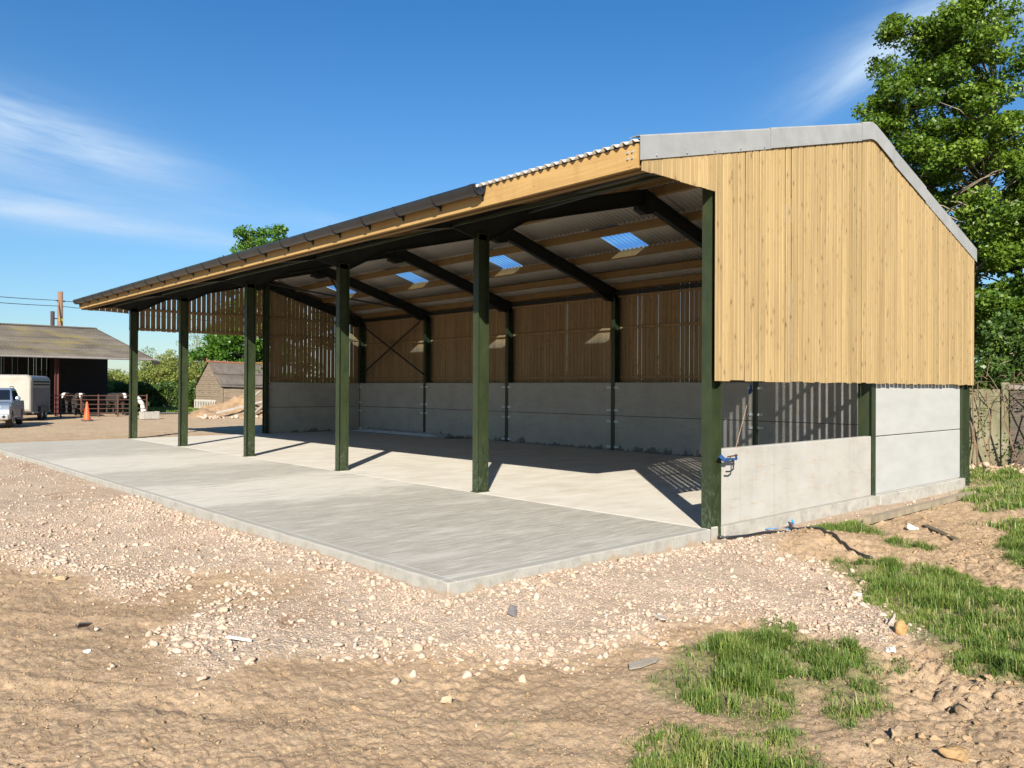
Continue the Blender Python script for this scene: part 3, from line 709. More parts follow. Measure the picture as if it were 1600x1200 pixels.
for xa, xb, zb_ in ((-1.553, -1.467, 4.49), (-1.463, -1.376, 4.465)):
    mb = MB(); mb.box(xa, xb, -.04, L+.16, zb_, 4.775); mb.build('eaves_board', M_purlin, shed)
mb = MB(); mb.lathe([(.011, 0), (.011, .012), (.004, .016)], (0, 0, 0), 10, 0)
for k in range(4):
    q = MB(); q.lathe([(.013, -1.616), (.016, -1.606), (.016, -1.600)], (0, .02+.07*(k % 2), 4.60+.075*(k//2)), 8, 0); q.build('bolt', M_galv, shed)

# corrugated roof
PITCH, AMP = .146, .024
def corr(y0, y1, xs, zs, z_off=0.0, per=8, th=.006):
    """sheet between y0,y1 following points (xs,zs) along the slope"""
    ny = int(round((y1-y0)/PITCH*per))+1; ys = np.linspace(y0, y1, ny)
    w = AMP*np.cos(2*PI*ys/PITCH)+AMP
    m = len(xs); xs = np.array(xs, float); zs = np.array(zs, float)+z_off
    T = np.zeros((m, ny, 3)); T[..., 0] = xs[:, None]; T[..., 1] = ys[None]; T[..., 2] = zs[:, None]+w[None]
    Bt = T.copy(); T[..., 2] += th
    V = np.concatenate([T.reshape(-1, 3), Bt.reshape(-1, 3)]); N = m*ny
    F = []
    i = np.arange(m-1)[:, None]*ny; j = np.arange(ny-1)[None]
    q = np.stack([i+j, i+ny+j, i+ny+j+1, i+j+1], -1).reshape(-1, 4)
    F.append(q); F.append(q[:, ::-1]+N)
    a = np.arange(ny-1)
    F.append(np.stack([a, a+1, a+1+N, a+N], 1)); b = a+(m-1)*ny; F.append(np.stack([b+1, b, b+N, b+1+N], 1))
    c = np.arange(m-1)*ny; F.append(np.stack([c+ny, c, c+N, c+ny+N], 1)); d = c+ny-1; F.append(np.stack([d, d+ny, d+ny+N, d+N], 1))
    return V, np.concatenate(F)
def merge(parts):
    V, F, k = [], [], 0
    for v, f in parts: V.append(v); F.append(f+k); k += len(v)
    return np.concatenate(V), np.concatenate(F)
Y0, Y1 = -.05, L+.2
parts = []
for a, b, lift in ((-1.65, .72, 0), (.62, 2.92, .008), (2.8, 4.74, .016)):
    parts.append(corr(Y0, Y1, [a, b], [zf(a), zf(b)], lift))
V, F = merge(parts); np_obj('roof_sheeting', V, F, M_sheet, shed, smooth=True)['label'] = 'front slope of grey corrugated sheeting'
SK = [(n*B+2.12, n*B+3.04) for n in range(5)]
parts = []
parts.append(corr(Y0, Y1, [8.7, 9.95], [zf(8.7), zf(9.95)], 0)); parts.append(corr(Y0, Y1, [4.76, 6.42], [zf(4.76), zf(6.42)], .022)); parts.append(corr(Y0, Y1, [7.55, 8.8], [zf(7.55), zf(8.8)], .008))
ylist = [Y0]+[q for s in SK for q in s]+[Y1]
for a, b in zip(ylist[::2], ylist[1::2]): parts.append(corr(a, b, [6.3, 7.62], [zf(6.3), zf(7.62)], .010))
V, F = merge(parts); np_obj('roof_sheeting', V, F, M_sheet, shed, smooth=True)['label'] = 'rear slope of grey corrugated sheeting with openings for roof lights'
for a, b in SK:
    V, F = corr(a-.04, b+.04, [6.37, 7.66], [zf(6.37), zf(7.66)], .018, th=.002); np_obj('roof_light', V, F, M_roofglass, shed, smooth=True)
# ridge cap
mb = MB()
mb.add([(x, y, z) for y in (Y0, Y1) for (x, z) in ((4.45, zf(4.45)+.062), (4.75, zf(4.75)+.068), (5.05, zf(5.05)+.062), (5.05, zf(5.05)+.055), (4.75, zf(4.75)+.058), (4.45, zf(4.45)+.055))],
       [(0, 1, 7, 6), (1, 2, 8, 7), (2, 3, 9, 8), (3, 4, 10, 9), (4, 5, 11, 10), (5, 0, 6, 11), (0, 5, 4, 1), (1, 4, 3, 2), (6, 7, 10, 11), (7, 8, 9, 10)])
mb.build('ridge_cap', M_flash, shed)
# barge flashing pieces along both verges
def flashing(x0, x1, yo, off, sgn, label=None):
    mb = MB()
    xs = [x0, x1] if not (x0 < RX < x1) else [x0, RX-.12, RX, RX+.12, x1]
    def top(x):
        t = zf(x)+.085+off
        if abs(x-RX) < .13: t = zf(RX)+.085+off-.012*(1+ (abs(x-RX) > .1))
        return t
    th = .006; yi = yo+sgn*.17
    secs = []
    for x in xs:
        t = top(x); secs.append([(x, yo, t-.30), (x, yo, t-.02), (x, yo+sgn*.008, t-.006), (x, yo+sgn*.02, t), (x, yi, t), (x, yi, t-th), (x, yo+sgn*.022, t-th), (x, yo+sgn*.012, t-.012), (x, yo+sgn*th, t-.022), (x, yo+sgn*th, t-.30)])
    n = 10; vs = [p for s in secs for p in s]
    fs = [(i*n+k, i*n+(k+1) % n, (i+1)*n+(k+1) % n, (i+1)*n+k) for i in range(len(xs)-1) for k in range(n)]
    fs += [tuple(range(n)), tuple(range((len(xs)-1)*n, len(xs)*n))]
    mb.add(vs, fs); return mb.build('barge_flashing', M_flash, shed, label=label)
YB = -.085
for sgn, yo in ((1, YB-.012), (-1, L+.235)):
    flashing(-1.60, 1.40, yo, 0, sgn); flashing(1.36, 4.36, yo-.012*sgn, .008, sgn); flashing(4.30, 5.62, yo-.024*sgn, .02, sgn)
    flashing(5.56, 7.12, yo-.012*sgn, .008, sgn); flashing(7.08, 9.99, yo, 0, sgn)
for x in np.arange(-1.3, 9.9, .62):
    q = MB(); q.lathe([(.006, 0), (.011, .003), (.011, .008)], (0, 0, 0), 8, 1)
    q2 = q.build('fixing_bolt', M_galv, shed); q2.location = (x, YB-.032, zf(x)-.175)

# gutter
def gutter_sec(r0, r1, y0, y1, x=-1.705, z=4.765):
    n = 14; vs = []; mb = MB()
    for y in (y0, y1):
        for r in (r0, r1):
            for k in range(n+1):
                a = PI+PI*k/n; vs.append((x+r*math.cos(a), y, z+1.4*r*math.sin(a)))
    m = n+1
    def id(s, t, k): return s*2*m+t*m+k
    fs = []
    for k in range(n):
        fs += [(id(0, 0, k), id(0, 0, k+1), id(1, 0, k+1), id(1, 0, k)), (id(0, 1, k), id(1, 1, k), id(1, 1, k+1), id(0, 1, k+1)),
               (id(0, 0, k), id(0, 1, k), id(0, 1, k+1), id(0, 0, k+1)), (id(1, 0, k), id(1, 0, k+1), id(1, 1, k+1), id(1, 1, k))]
    for k in (0, n): fs.append((id(0, 0, k), id(1, 0, k), id(1, 1, k), id(0, 1, k)))
    mb.add(vs, fs); return mb
gut = gutter_sec(.096, .102, 2.70, L+.2).build('gutter', M_black, shed, smooth=False)
br = None; yy = 2.75; k = 0
while yy < L+.1:
    mb = gutter_sec(.102, .114, yy, yy+(.10 if k % 4 == 0 else .035)); mb.box(-1.62, -1.601, yy, yy+.035, 4.56, 4.70); mb.bar((-1.66, yy+.017, 4.62), (-1.602, yy+.017, 4.57), .03, .02)
    mb.build('bracket', M_black, gut); yy += 1.0; k += 1

# timber cladding: boards with gaps, as one mesh per wall
def boards_x(mb, x0, x1, yout, th, zb, ztop, pitch=.184, gap=.014, sgn=-1):
    """wall facing -y (sgn -1) or +y, boards along x; zb, ztop are functions of x"""
    n = int(round((x1-x0)/pitch)); p = (x1-x0)/n
    for i in range(n):
        g = gap*random.uniform(.5, 1.5)
        a = x0+i*p+g/2; b = x0+(i+1)*p-g/2; j = random.uniform(0, .006); r = random.random(); q = random.uniform(-.0035, .0035)
        dz = random.uniform(-.012, .008)
        ya, yb = yout-sgn*j+q, yout-sgn*j-q; yi = yout-sgn*(th+j)
        xs = [a, b] if not (a < RX < b) else [a, RX, b]
        c = .006
        mid = (a+b)/2
        prof = [(a, ya-sgn*c), (a+c, ya), (mid-.006, (ya+yb)/2), (mid-.002, (ya+yb)/2-sgn*.003), (mid+.002, (ya+yb)/2-sgn*.003), (mid+.006, (ya+yb)/2), (b-c, yb), (b, yb-sgn*c), (b, yi), (a, yi)]
        nn = len(prof); z0 = zb(mid)
        vs = [(x, y, (zb(x) if zb(a) != zb(b) else z0)+dz) for x, y in prof]+[(x, y, ztop(x)) for x, y in prof]
        fs = [tuple(range(nn)), tuple(range(nn, 2*nn))]+[(k, (k+1) % nn, nn+(k+1) % nn, nn+k) for k in range(nn)]
        mb.add(vs, fs, r)
ZT = lambda x: zf(x)-.003
mb = MB()
boards_x(mb, -1.545, .0, YB, .019, lambda x: 4.45, ZT, gap=.010)
boards_x(mb, .0, 9.88, YB, .017, lambda x: 1.965, ZT, gap=.026)
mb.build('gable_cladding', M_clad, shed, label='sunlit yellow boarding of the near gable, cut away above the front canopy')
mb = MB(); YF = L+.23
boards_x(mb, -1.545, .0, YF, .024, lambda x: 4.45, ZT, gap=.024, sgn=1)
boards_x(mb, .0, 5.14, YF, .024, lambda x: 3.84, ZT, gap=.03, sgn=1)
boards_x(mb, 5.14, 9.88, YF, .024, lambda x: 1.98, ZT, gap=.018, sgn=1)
mb.build('gable_cladding', M_brown, shed, label='shaded spaced boarding of the far gable with daylight between the boards')
# rear wall
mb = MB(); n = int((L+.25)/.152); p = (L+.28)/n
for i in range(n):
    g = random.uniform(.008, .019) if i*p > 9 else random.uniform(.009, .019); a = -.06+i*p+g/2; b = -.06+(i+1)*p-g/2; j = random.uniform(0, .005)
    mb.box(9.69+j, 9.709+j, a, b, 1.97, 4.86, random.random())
mb.build('rear_cladding', M_brown, shed)
def girt(name, x0, x1, y0, y1, z0, z1):
    mb = MB(); mb.box(x0, x1, y0, y1, z0, z1); return mb.build(name, M_brown, shed)
for z in (2.16, 3.64): girt('rail', 9.612, 9.686, .15, L, z, z+.075)
girt('rail', 9.612, 9.686, .15, L, 4.60, 4.655)
for z, xa in ((2.16, .26), (3.45, .26), (4.6, -1.4)): girt('rail', xa, 9.35, -.058, -.024, z, z+.1)
girt('rail', 0, 5.14, L+.148, L+.203, 3.86, 3.94); girt('rail', 5.15, 9.3, L+.148, L+.203, 3.86, 3.94)
girt('rail', 5.15, 9.3, L+.148, L+.203, 2.16, 2.25); girt('rail', -1.4, 9.3, L+.148, L+.203, 4.55, 4.64)
# concrete wall panels
def cpanel(x0, x1, y0, y1, z0, z1, m=None, label=None):
    mb = MB(); mb.box(x0, x1, y0, y1, z0, z1); ob = mb.build('wall_panel', m or M_panel, shed, label=label)
    b = ob.modifiers.new('arris', 'BEVEL'); b.width = .012; b.segments = 2; return ob
cpanel(.256, 4.97, .01, .13, .004, 1.04, label='lower wall panel with rust stains in front of the open gap')
cpanel(5.15, 9.34, .02, .13, .004, 1.018, M_panel_new); cpanel(5.15, 9.34, .02, .13, 1.032, 2.03, M_panel_new)
mb = MB(); mb.box(5.16, 9.33, .045, .11, 1.012, 1.038); mb.build('joint_light_stop', M_black, shed)  # black strips added in the open joints to read as dark gaps, block light
mb = MB(); mb.box(9.395, 9.47, .15, L, 1.02, 1.05); mb.build('joint_light_stop', M_black, shed)
mb = MB(); mb.box(5.17, 9.36, L+.055, L+.12, 1.02, 1.05); mb.build('joint_light_stop', M_black, shed)
for n in range(NB):
    y0 = n*B+(FW/2+.01 if n else .14); y1 = (n+1)*B+(FW/2-.01)
    for z0, z1 in ((.002, 1.028), (1.042, 2.03)): cpanel(9.37, 9.49, y0, y1, z0, z1, M_panel_back)
for z0, z1 in ((.002, 1.028), (1.042, 2.03)): cpanel(5.15, 9.365, L+.03, L+.145, z0, z1, M_panel_back)
M_clip = simple('zinc plated clip', (.62, .64, .64), (.5, .52, .52), 20, .45)
# fixing clips beside the rear columns and far corner post
for n in range(1, 6):
    for z in (.10, .86, 1.20, 1.88):
        for s in (-1, 1):
            if n == 5 and s == 1: continue
            yy = n*B+FW/2+s*.15
            mb = MB(); mb.box(9.335, 9.369, yy-.08, yy+.08, z-.03, z+.03); mb.lathe([(.01, 9.33), (.012, 9.345)], (0, yy+s*.02, z), 8, 0); mb.build('panel_clip', M_clip, shed)
for z in (.10, .86, 1.20, 1.88):
    mb = MB(); mb.box(5.17, 5.27, L+.008, L+.028, z-.022, z+.022); mb.build('panel_clip', M_galv, shed)
# footing beams
def footing_mat(t, o):
    n = t.noise(o, 5, 6, .7)
    return {'Base Color': t.ramp(n, [(.3, (.25, .235, .205)), (.5, (.34, .32, .28)), (.7, (.40, .38, .33))]), 'Roughness': .9, 'Specular IOR Level': .2, 'Normal': t.bump(t.noise(o, 22, 6, .75), .015, .9)}
M_foot = mat('rough cast concrete', footing_mat)
mb = MB(); mb.box(.256, 4.975, -.075, .009, -.5, .01); mb.box(.256, 4.975, .009, .019, -.5, .002); ob = mb.build('footing', M_foot, shed)
mb = MB(); mb.box(5.145, 9.355, -.085, .018, -.5, .0); ob2 = mb.build('footing', M_foot, shed)
mb = MB(); mb.box(9.35, 9.75, .15, L+.3, -.5, -.01); mb.build('footing', M_foot, shed)
for o_ in (ob, ob2):
    b = o_.modifiers.new('worn', 'BEVEL'); b.width = .018; b.segments = 2

# ------------------------------------------------------------------ loose things around the barn
def gh(x, y): return float(ground_h(np.array([float(x)]), np.array([float(y)]))[0])
# pale stack of sheets along the rear wall
mb = MB()
for k in range(3): mb.box(8.62+.03*k, 9.25-.02*k, 17.3+.25*k, 23.3-.3*k, .02+.035*k, .05+.035*k)
t_ = mb.build('sheet_stack', simple('pale sheeting', (.52, .53, .55), (.42, .43, .45), 2, .6)); tag(t_, 'low stack of long pale sheets lying on the floor by the rear wall', 'sheets')
mb = MB()
mb.tube([(9.0, 17.1, .05), (8.95, 16.6, .04), (9.05, 16.2, .05)], [.03, .04, .02], 6); mb.box(8.8, 9.1, 16.75, 17.1, .003, .05); mb.tube([(8.9, 17.0, .02), (9.1, 16.4, .1)], .02, 6)
tag(mb.build('offcuts', M_slate), 'dark heap of offcuts at the end of the pale sheets', 'offcuts')
# clamp and string on the half height panel
M_blue = simple('blue plastic', (.02, .07, .20), (.015, .05, .14), 5, .4)
M_bluestrap = simple('bright blue strap', (.02, .30, .72), (.02, .22, .55), 5, .5)
M_rust = simple('rusty steel', (.11, .045, .028), (.06, .03, .022), 8, .9, bump=.003)
cl = thing('tube_clamp', 'blue clamp with rusty screw hooked on the half height panel by the near post', 'clamp', (.24, -.03, .90))
mb = MB(); mb.bar((-.09, -.03, .06), (-.02, -.06, .0), .035, .05); mb.bar((-.02, -.06, 0), (.05, -.06, .01), .03, .04); mb.bar((.02, -.06, .015), (.27, -.06, .0), .016, .03); mb.bar((.25, -.06, .065), (.27, -.06, -.005), .02, .02); mb.build('frame', M_blue, cl)
mb = MB(); mb.tube([(.03, -.075, .045), (.26, -.075, .055)], .010, 8); mb.build('screw', M_rust, cl)
mb = MB(); mb.tube([(.20, .0, .02), (.21, -.05, -.03), (.19, -.06, -.13), (.12, -.055, -.16), (.03, -.05, -.155)], .011, 8); mb.build('hook', M_black, cl)
st = thing('string_line', 'thin string with a blue tie stretched up from the half height panel', 'string', (.75, .07, 1.04))
mb = MB(); mb.tube([(0, 0, 0), (1.1, .43, .78)], .0035, 5); mb.build('string', simple('orange twine', (.42, .26, .16), None, 5, .9), st)
mb = MB(); mb.tube([(1.05, .42, .74), (1.1, .43, .79), (1.13, .44, .90)], [.02, .028, .006], 6); mb.tube([(1.1, .43, .78), (1.19, .43, .79)], [.02, .006], 6); mb.build('tie', M_blue, st)
# hose
pts = [(.20, .0), (.33, -.12), (.6, -.2), (.97, -.22), (1.25, -.38), (1.30, -.62), (1.12, -.95), (.92, -1.28), (.72, -1.6), (.6, -1.95)]
mb = MB(); P = []
for i in range(len(pts)-1):
    for k in range(4):
        u = k/4; a, b = pts[i], pts[i+1]; xx = a[0]*(1-u)+b[0]*u; yy = a[1]*(1-u)+b[1]*u; P.append((xx, yy, max(gh(xx, yy), -.25)+.036))
mb.tube(P, .019, 8); tag(mb.build('water_pipe', M_black, smooth=True), 'black water pipe snaking over the dirt mound from the near corner post', 'pipe')
# blue straps on the ground
def strap(pts, w):
    mb = MB(); P = [(x, y, gh(x, y)+.03+dz) for x, y, dz in pts]
    for a, b in zip(P[:-1], P[1:]): mb.bar(a, b, w, .006)
    return mb
bs = thing('ratchet_strap', 'bright blue strap with black buckle lying on the ground near the corner post', 'strap', (0, 0, 0))
strap([(1.28, .12-.2, 0), (1.36, -.02-.14, .01), (1.50, -.05-.12, .0)], .03).build('webbing', M_bluestrap, bs)
strap([(1.48, -.3, 0), (1.66, -.26, .02), (1.86, -.2, .03), (1.93, -.14, .07)], .035).build('webbing', M_bluestrap, bs)
mb = MB(); h = gh(1.6, -.2); mb.bar((1.54, -.32, h+.05), (1.8, -.2, h+.07), .05, .03); mb.tube([(1.6, -.3, h+.07), (1.68, -.22, h+.1)], .012, 6); mb.build('buckle', M_black, bs)
for o_ in bs.children: pass
M_palewood = simple('pale weathered rail', (.32, .27, .19), (.20, .16, .11), 4, .9, bump=.005, bscale=50, map3=(1, 12, 1))
# timber beam and short plank
def log(name, label, cat, a, b, w, h, m):
    za, zb = gh(*a), gh(*b); mb = MB(); n = 8; rr = random.Random(3)
    pts = [(a[0]+(b[0]-a[0])*i/n, a[1]+(b[1]-a[1])*i/n, za+(zb-za)*i/n+h*.62+rr.uniform(-.004, .004)) for i in range(n+1)]
    for p, q in zip(pts[:-1], pts[1:]): mb.bar(p, q, w, h)
    return tag(mb.build(name, m), label, cat)
log('fence_rail', 'long weathered timber rail lying on the gravel beside the barn', 'timber', (2.95, -.80), (8.0, -.60), .12, .09, M_palewood)
log('plank', 'short dark plank lying on the soil right of the long rail', 'plank', (3.5, -1.42), (2.75, -2.1), .09, .03, simple('dark damp board', (.12, .10, .06), (.07, .055, .035), 6, .9, bump=.004))

# ------------------------------------------------------------------ foliage helpers
def leaf_mat(name, cs, trans=.35):
    def f(t, o):
        r = t.attr('rnd'); c = t.ramp(r, [(i/(len(cs)-1), q) for i, q in enumerate(cs)])
        p = t.node('ShaderNodeBsdfPrincipled', {'Base Color': c, 'Roughness': .45, 'Specular IOR Level': .4})
        tr = t.node('ShaderNodeBsdfTranslucent', {'Color': t.mix(.5, c, (.25, .40, .03))})
        return {'surface': t.node('ShaderNodeMixShader', {0: trans, 1: p.outputs[0], 2: tr.outputs[0]}).outputs[0]}
    return mat(name, f)
M_maple = leaf_mat('maple leaves', [(.03, .070, .010), (.07, .135, .014), (.13, .21, .02), (.24, .33, .045)])
M_oak = leaf_mat('oak leaves', [(.03, .085, .012), (.06, .15, .018), (.10, .21, .025), (.16, .27, .04)])
M_willow = leaf_mat('willow leaves', [(.10, .13, .03), (.20, .24, .055), (.32, .35, .09), (.42, .43, .15)])
M_hedge = leaf_mat('hedge leaves', [(.025, .06, .012), (.04, .085, .016), (.07, .12, .022), (.11, .16, .03)], .2)
M_bark = simple('light bark', (.30, .25, .18), (.14, .115, .08), 6, .9, bump=.02, bscale=18, map3=(1, 1, .35))
M_twig = simple('dry bramble stem', (.22, .14, .08), (.10, .07, .045), 6, .9)

def leaves(name, C, rad, n_per, size, m, parent, flat=.5, up=.9, seed=0, elong=1.0):
    """C (k,3) clump centres, rad (k,) clump radii"""
    rg = np.random.default_rng(seed); k = len(C); n = k*n_per
    ci = np.repeat(np.arange(k), n_per)
    d = rg.normal(size=(n, 3)); d /= np.linalg.norm(d, axis=1)[:, None]; d *= (rg.uniform(0, 1, n)**.45)[:, None]
    d[:, 2] *= flat
    P = C[ci]+d*rad[ci][:, None]
    nrm = rg.normal(size=(n, 3))*.75+np.array([0, 0, up]); nrm += d*.5; nrm /= np.linalg.norm(nrm, axis=1)[:, None]
    a = rg.normal(size=(n, 3)); a[:, 2] -= .5; a -= (a*nrm).sum(1)[:, None]*nrm; a /= np.linalg.norm(a, axis=1)[:, None]
    b = np.cross(nrm, a); s = size*rg.uniform(.6, 1.3, n)
    A = a*(s*elong)[:, None]; Bv = b*(s*.8/elong)[:, None]; dn = nrm*(s*.12)[:, None]
    V = np.stack([P-A*.5, P-A*.1+Bv*.5-dn, P+A*.12+Bv*.22, P+A*.6-dn, P+A*.12-Bv*.22, P-A*.1-Bv*.5-dn], 1).reshape(-1, 3)
    F = np.array([[0, 1, 2, 3], [0, 3, 4, 5]]); FF = (F[None]+(np.arange(n)*6)[:, None, None]).reshape(-1, 4)
    cr = rg.uniform(-.22, .22, k)[ci]
    r = np.clip(.5+cr+rg.normal(0, .2, n), 0, 1)
    return np_obj(name, V, FF, m, parent, {'rnd': np.repeat(r, 6)})
def ell_points(ells, n, rg, shell=.4):
    out = []; vol = np.array([e[1][0]*e[1][1]*e[1][2] for e in ells])**.7; cnt = np.maximum(1, (vol/vol.sum()*n).astype(int))
    for (c, r), k in zip(ells, cnt):
        d = rg.normal(size=(k, 3)); d /= np.linalg.norm(d, axis=1)[:, None]; d *= (rg.uniform(0, 1, k)**shell)[:, None]
        out.append(np.array(c)+d*np.array(r))
    return np.concatenate(out)
def tree(name, label, loc, trunk_h, trunk_r, ells, nclump, n_per, crad, size, m, seed, group=None, lean=(0, 0), flat=.45, bark=None, elong=1.0, cat='tree', nb=None, up=.9, forks=1):
    rg = np.random.default_rng(seed); rr = random.Random(seed)
    t = thing(name, label, cat, loc, 0, group)
    C = ell_points(ells, nclump, rg); rad = crad*rg.uniform(.6, 1.35, len(C))
    leaves('crown', C, rad, n_per, size, m, t, flat, up, seed, elong)
    mb = MB(); paths = []
    for fk in range(forks):
        dx = lean[0]+(rr.uniform(-.5, .5)*.35*trunk_h if forks > 1 else 0); dy = lean[1]+(rr.uniform(-.5, .5)*.35*trunk_h if forks > 1 else 0)
        pth = []
        for i in range(9):
            u = i/8; pth.append(Vector((dx*u**1.3+rr.uniform(-.05, .05)*trunk_h*.12*(i > 0), dy*u**1.3+rr.uniform(-.05, .05)*trunk_h*.12*(i > 0), -.3+trunk_h*u)))
        mb.tube(pth, [trunk_r*(1.25-.25*min(1, i))*(1-.8*(i/8)) for i in range(9)], 9); paths.append(pth)
    idx = list(range(len(C))); rr.shuffle(idx)
    for k in idx[:nb or len(C)]:
        c = Vector(C[k]); pth = rr.choice(paths)
        zz = max(pth[1].z, min(c.z-rr.uniform(.25, .6)*math.hypot(c.x, c.y)-.1, trunk_h*.95))
        u = (zz+.3)/trunk_h; i = min(7, int(u*8)); f = u*8-i; s = pth[i].lerp(pth[i+1], min(1, max(0, f)))
        mid = s.lerp(c, .5)+Vector((rr.uniform(-.1, .1), rr.uniform(-.1, .1), .08))*(c-s).length
        r0 = trunk_r*.22*(1-.5*u); mb.tube([s, mid, c], [r0, r0*.6, r0*.2], 5)
    mb.build('trunk', bark or M_bark, t, smooth=True)
    return t
# the maples right of the barn
tree('maple_tree', 'tall maple with pale trunk rising behind the right end of the barn roof', (20.4, 3.7, -.1), 12.6, .24,
     [((-.2, .3, 11.6), (1.9, 1.9, 3.2)), ((-.2, 1.6, 9.6), (1.5, 1.7, 2.4)), ((.4, -1.3, 10.4), (1.7, 1.8, 3.2)), ((0, .2, 7.2), (2.6, 2.9, 2.4)), ((0, 0, 4.2), (2.9, 3.0, 2.2)), ((-.7, 1.0, 13.0), (1.2, 1.4, 1.8)), ((-.2, .0, 13.2), (1.0, 1.2, 1.8)), ((-.3, 2.6, 7.6), (1.0, 1.4, 2.0)), ((-.5, 2.5, 10.6), (.8, 1.0, 1.0)), ((0, -.6, 9.0), (2.2, 2.4, 2.6)), ((-.6, .7, 13.8), (1.5, 1.8, 1.5)), ((-1.5, 1.5, 11.6), (1.2, 1.3, 1.6)), ((-.7, -.6, 14.0), (1.2, 1.3, 1.1)), ((-.3, -1.0, 13.6), (1.2, 1.6, 1.5)), ((-.6, 2.4, 12.0), (.8, 1.1, .9))],
     285, 320, .60, .14, M_maple, 5, 'trees at the right of the barn', lean=(-.3, .5), flat=.58, forks=2)
tree('maple_tree', 'maple at the right edge of the photo, its crown cut by the frame', (22.2, .1, -.1), 12.6, .26,
     [((0, 0, 10.4), (2.2, 2.3, 3.0)), ((.3, -1.5, 7.2), (2.6, 2.6, 3.0)), ((-.4, .3, 4.2), (2.8, 3.0, 2.4)), ((.3, -2.4, 12), (1.8, 1.8, 2)), ((-.4, .9, 8.6), (1.8, 2.0, 2.4))],
     200, 320, .72, .155, M_maple, 6, 'trees at the right of the barn', flat=.6)
tree('maple_tree', 'darker maple standing behind and between the two right hand trees', (26, 3.4, -.1), 10.5, .25,
     [((0, 0, 7.5), (3.2, 3.6, 3.4)), ((0, 0, 3.5), (3.4, 4.2, 3.0))], 120, 210, .8, .22, M_oak, 8, 'trees at the right of the barn', flat=.6)
tree('elder_bush', 'dark bushy undergrowth behind the old wall at the right', (17.6, 1.3, -.1), 3.4, .1,
     [((0, .8, 2.7), (1.5, 1.8, 1.5)), ((.3, -1.2, 2.9), (1.5, 1.6, 1.7)), ((0, -3.0, 2.6), (1.5, 1.8, 1.6)), ((0, 0, 1.3), (1.6, 3.4, 1.1))], 110, 170, .5, .13, M_hedge, 9, flat=.8, cat='bush', nb=30)
# behind the rear wall: seen only through the gaps between boards
tree('hawthorn_hedge', 'dark green hedge behind the rear wall of the barn', (16.5, 14.5, -.1), 2.6, .08,
     [((0, -6, 2.0), (1.1, 3.2, 1.9)), ((0, 0, 1.9), (1.1, 4.2, 1.8)), ((0, 6, 2.2), (1.2, 4.2, 2.2))], 90, 110, .8, .2, M_hedge, 10, flat=.8, cat='hedge', nb=20)
# background left of the barn
tree('oak_tree', 'large bright green oak whose top shows above the barn roof', (20.2, 57.5, 0), 13.0, .4,
     [((.2, 0, 10.0), (3.4, 3.4, 4.6)), ((-1.6, .8, 5.6), (2.6, 2.8, 3.2)), ((-2.6, 2.2, 5.0), (2.0, 2.0, 2.4)), ((.6, -.2, 4.2), (4.2, 3.6, 3.6)), ((3.5, -1, 8), (3, 3, 3.6)), ((2.6, -1.5, 12.4), (1.4, 1.4, 1.3)), ((-.9, .5, 14.0), (1.2, 1.2, .9)), ((.9, -.8, 13.9), (1.5, 1.5, 1.5))], 340, 130, .8, .26, M_oak, 12, flat=.6, nb=120)
tree('birch_tree', 'thin sparse birch beyond the timber hut', (20.9, 72.5, 0), 8.0, .1,
     [((0, 0, 6.4), (1.9, 1.9, 2.3))], 46, 26, .7, .14, M_willow, 13, flat=.8)
for i, (x, y, h, w, lb) in enumerate([(16.1, 67.2, 5.3, 2.5, 'rounded yellow green willow directly behind the second front post'), (13.1, 69.3, 3.3, 2.2, 'lowest willow, showing beside the end of the old cattle barn'), (18.4, 65.2, 4.5, 2.4, 'yellow green willow rising to the left of the timber hut')]):
    tree('willow_tree', lb, (x, y, 0), h*.7, .1, [((0, 0, h*.55), (w, w, h*.45)), ((w*.5, -.3, h*.42), (w*.7, w*.7, h*.38)), ((-w*.5, .2, h*.42), (w*.7, w*.7, h*.38))], 210, 100, .62, .17, M_willow, 20+i, 'willows beyond the yard', flat=.8, elong=1.7, nb=60)
hg = thing('field_hedge', 'long dark green hedge along the far side of the yard', 'hedge', (12.5, 62.0, 0))
rg = np.random.default_rng(4); C = np.stack([rg.uniform(-4.5, 7, 330), rg.uniform(-.6, .6, 330), rg.uniform(.1, 2.05, 330)], 1)
leaves('foliage', C, np.full(330, .42), 60, .17, M_hedge, hg, .9, .3, 31)
for k in range(24): mb = MB(); x = rg.uniform(-4.5, 7); mb.tube([(x, 0, -.1), (x+rg.uniform(-.3, .3), rg.uniform(-.3, .3), 1.6)], [.04, .015], 5); mb.build('stem', M_twig, hg)
def far_line(name, label, x0, x1, y, h, seed):
    rg = np.random.default_rng(seed); n = 520; C = np.stack([rg.uniform(x0, x1, n), rg.uniform(y-8, y+8, n), rg.uniform(0, h, n)*rg.uniform(.5, 1, n)], 1)
    return tag(leaves(name, C, np.full(n, 3.2), 40, 1.6, M_hedge, None, .8, .3, seed), label, 'trees', kind='stuff')
far_line('distant_woodland', 'low distant woodland on the horizon beyond the farm', -120, 260, 330, 7, 41)
far_line('distant_woodland', 'low distant woodland on the horizon behind the barn', 300, 460, 120, 9, 42)

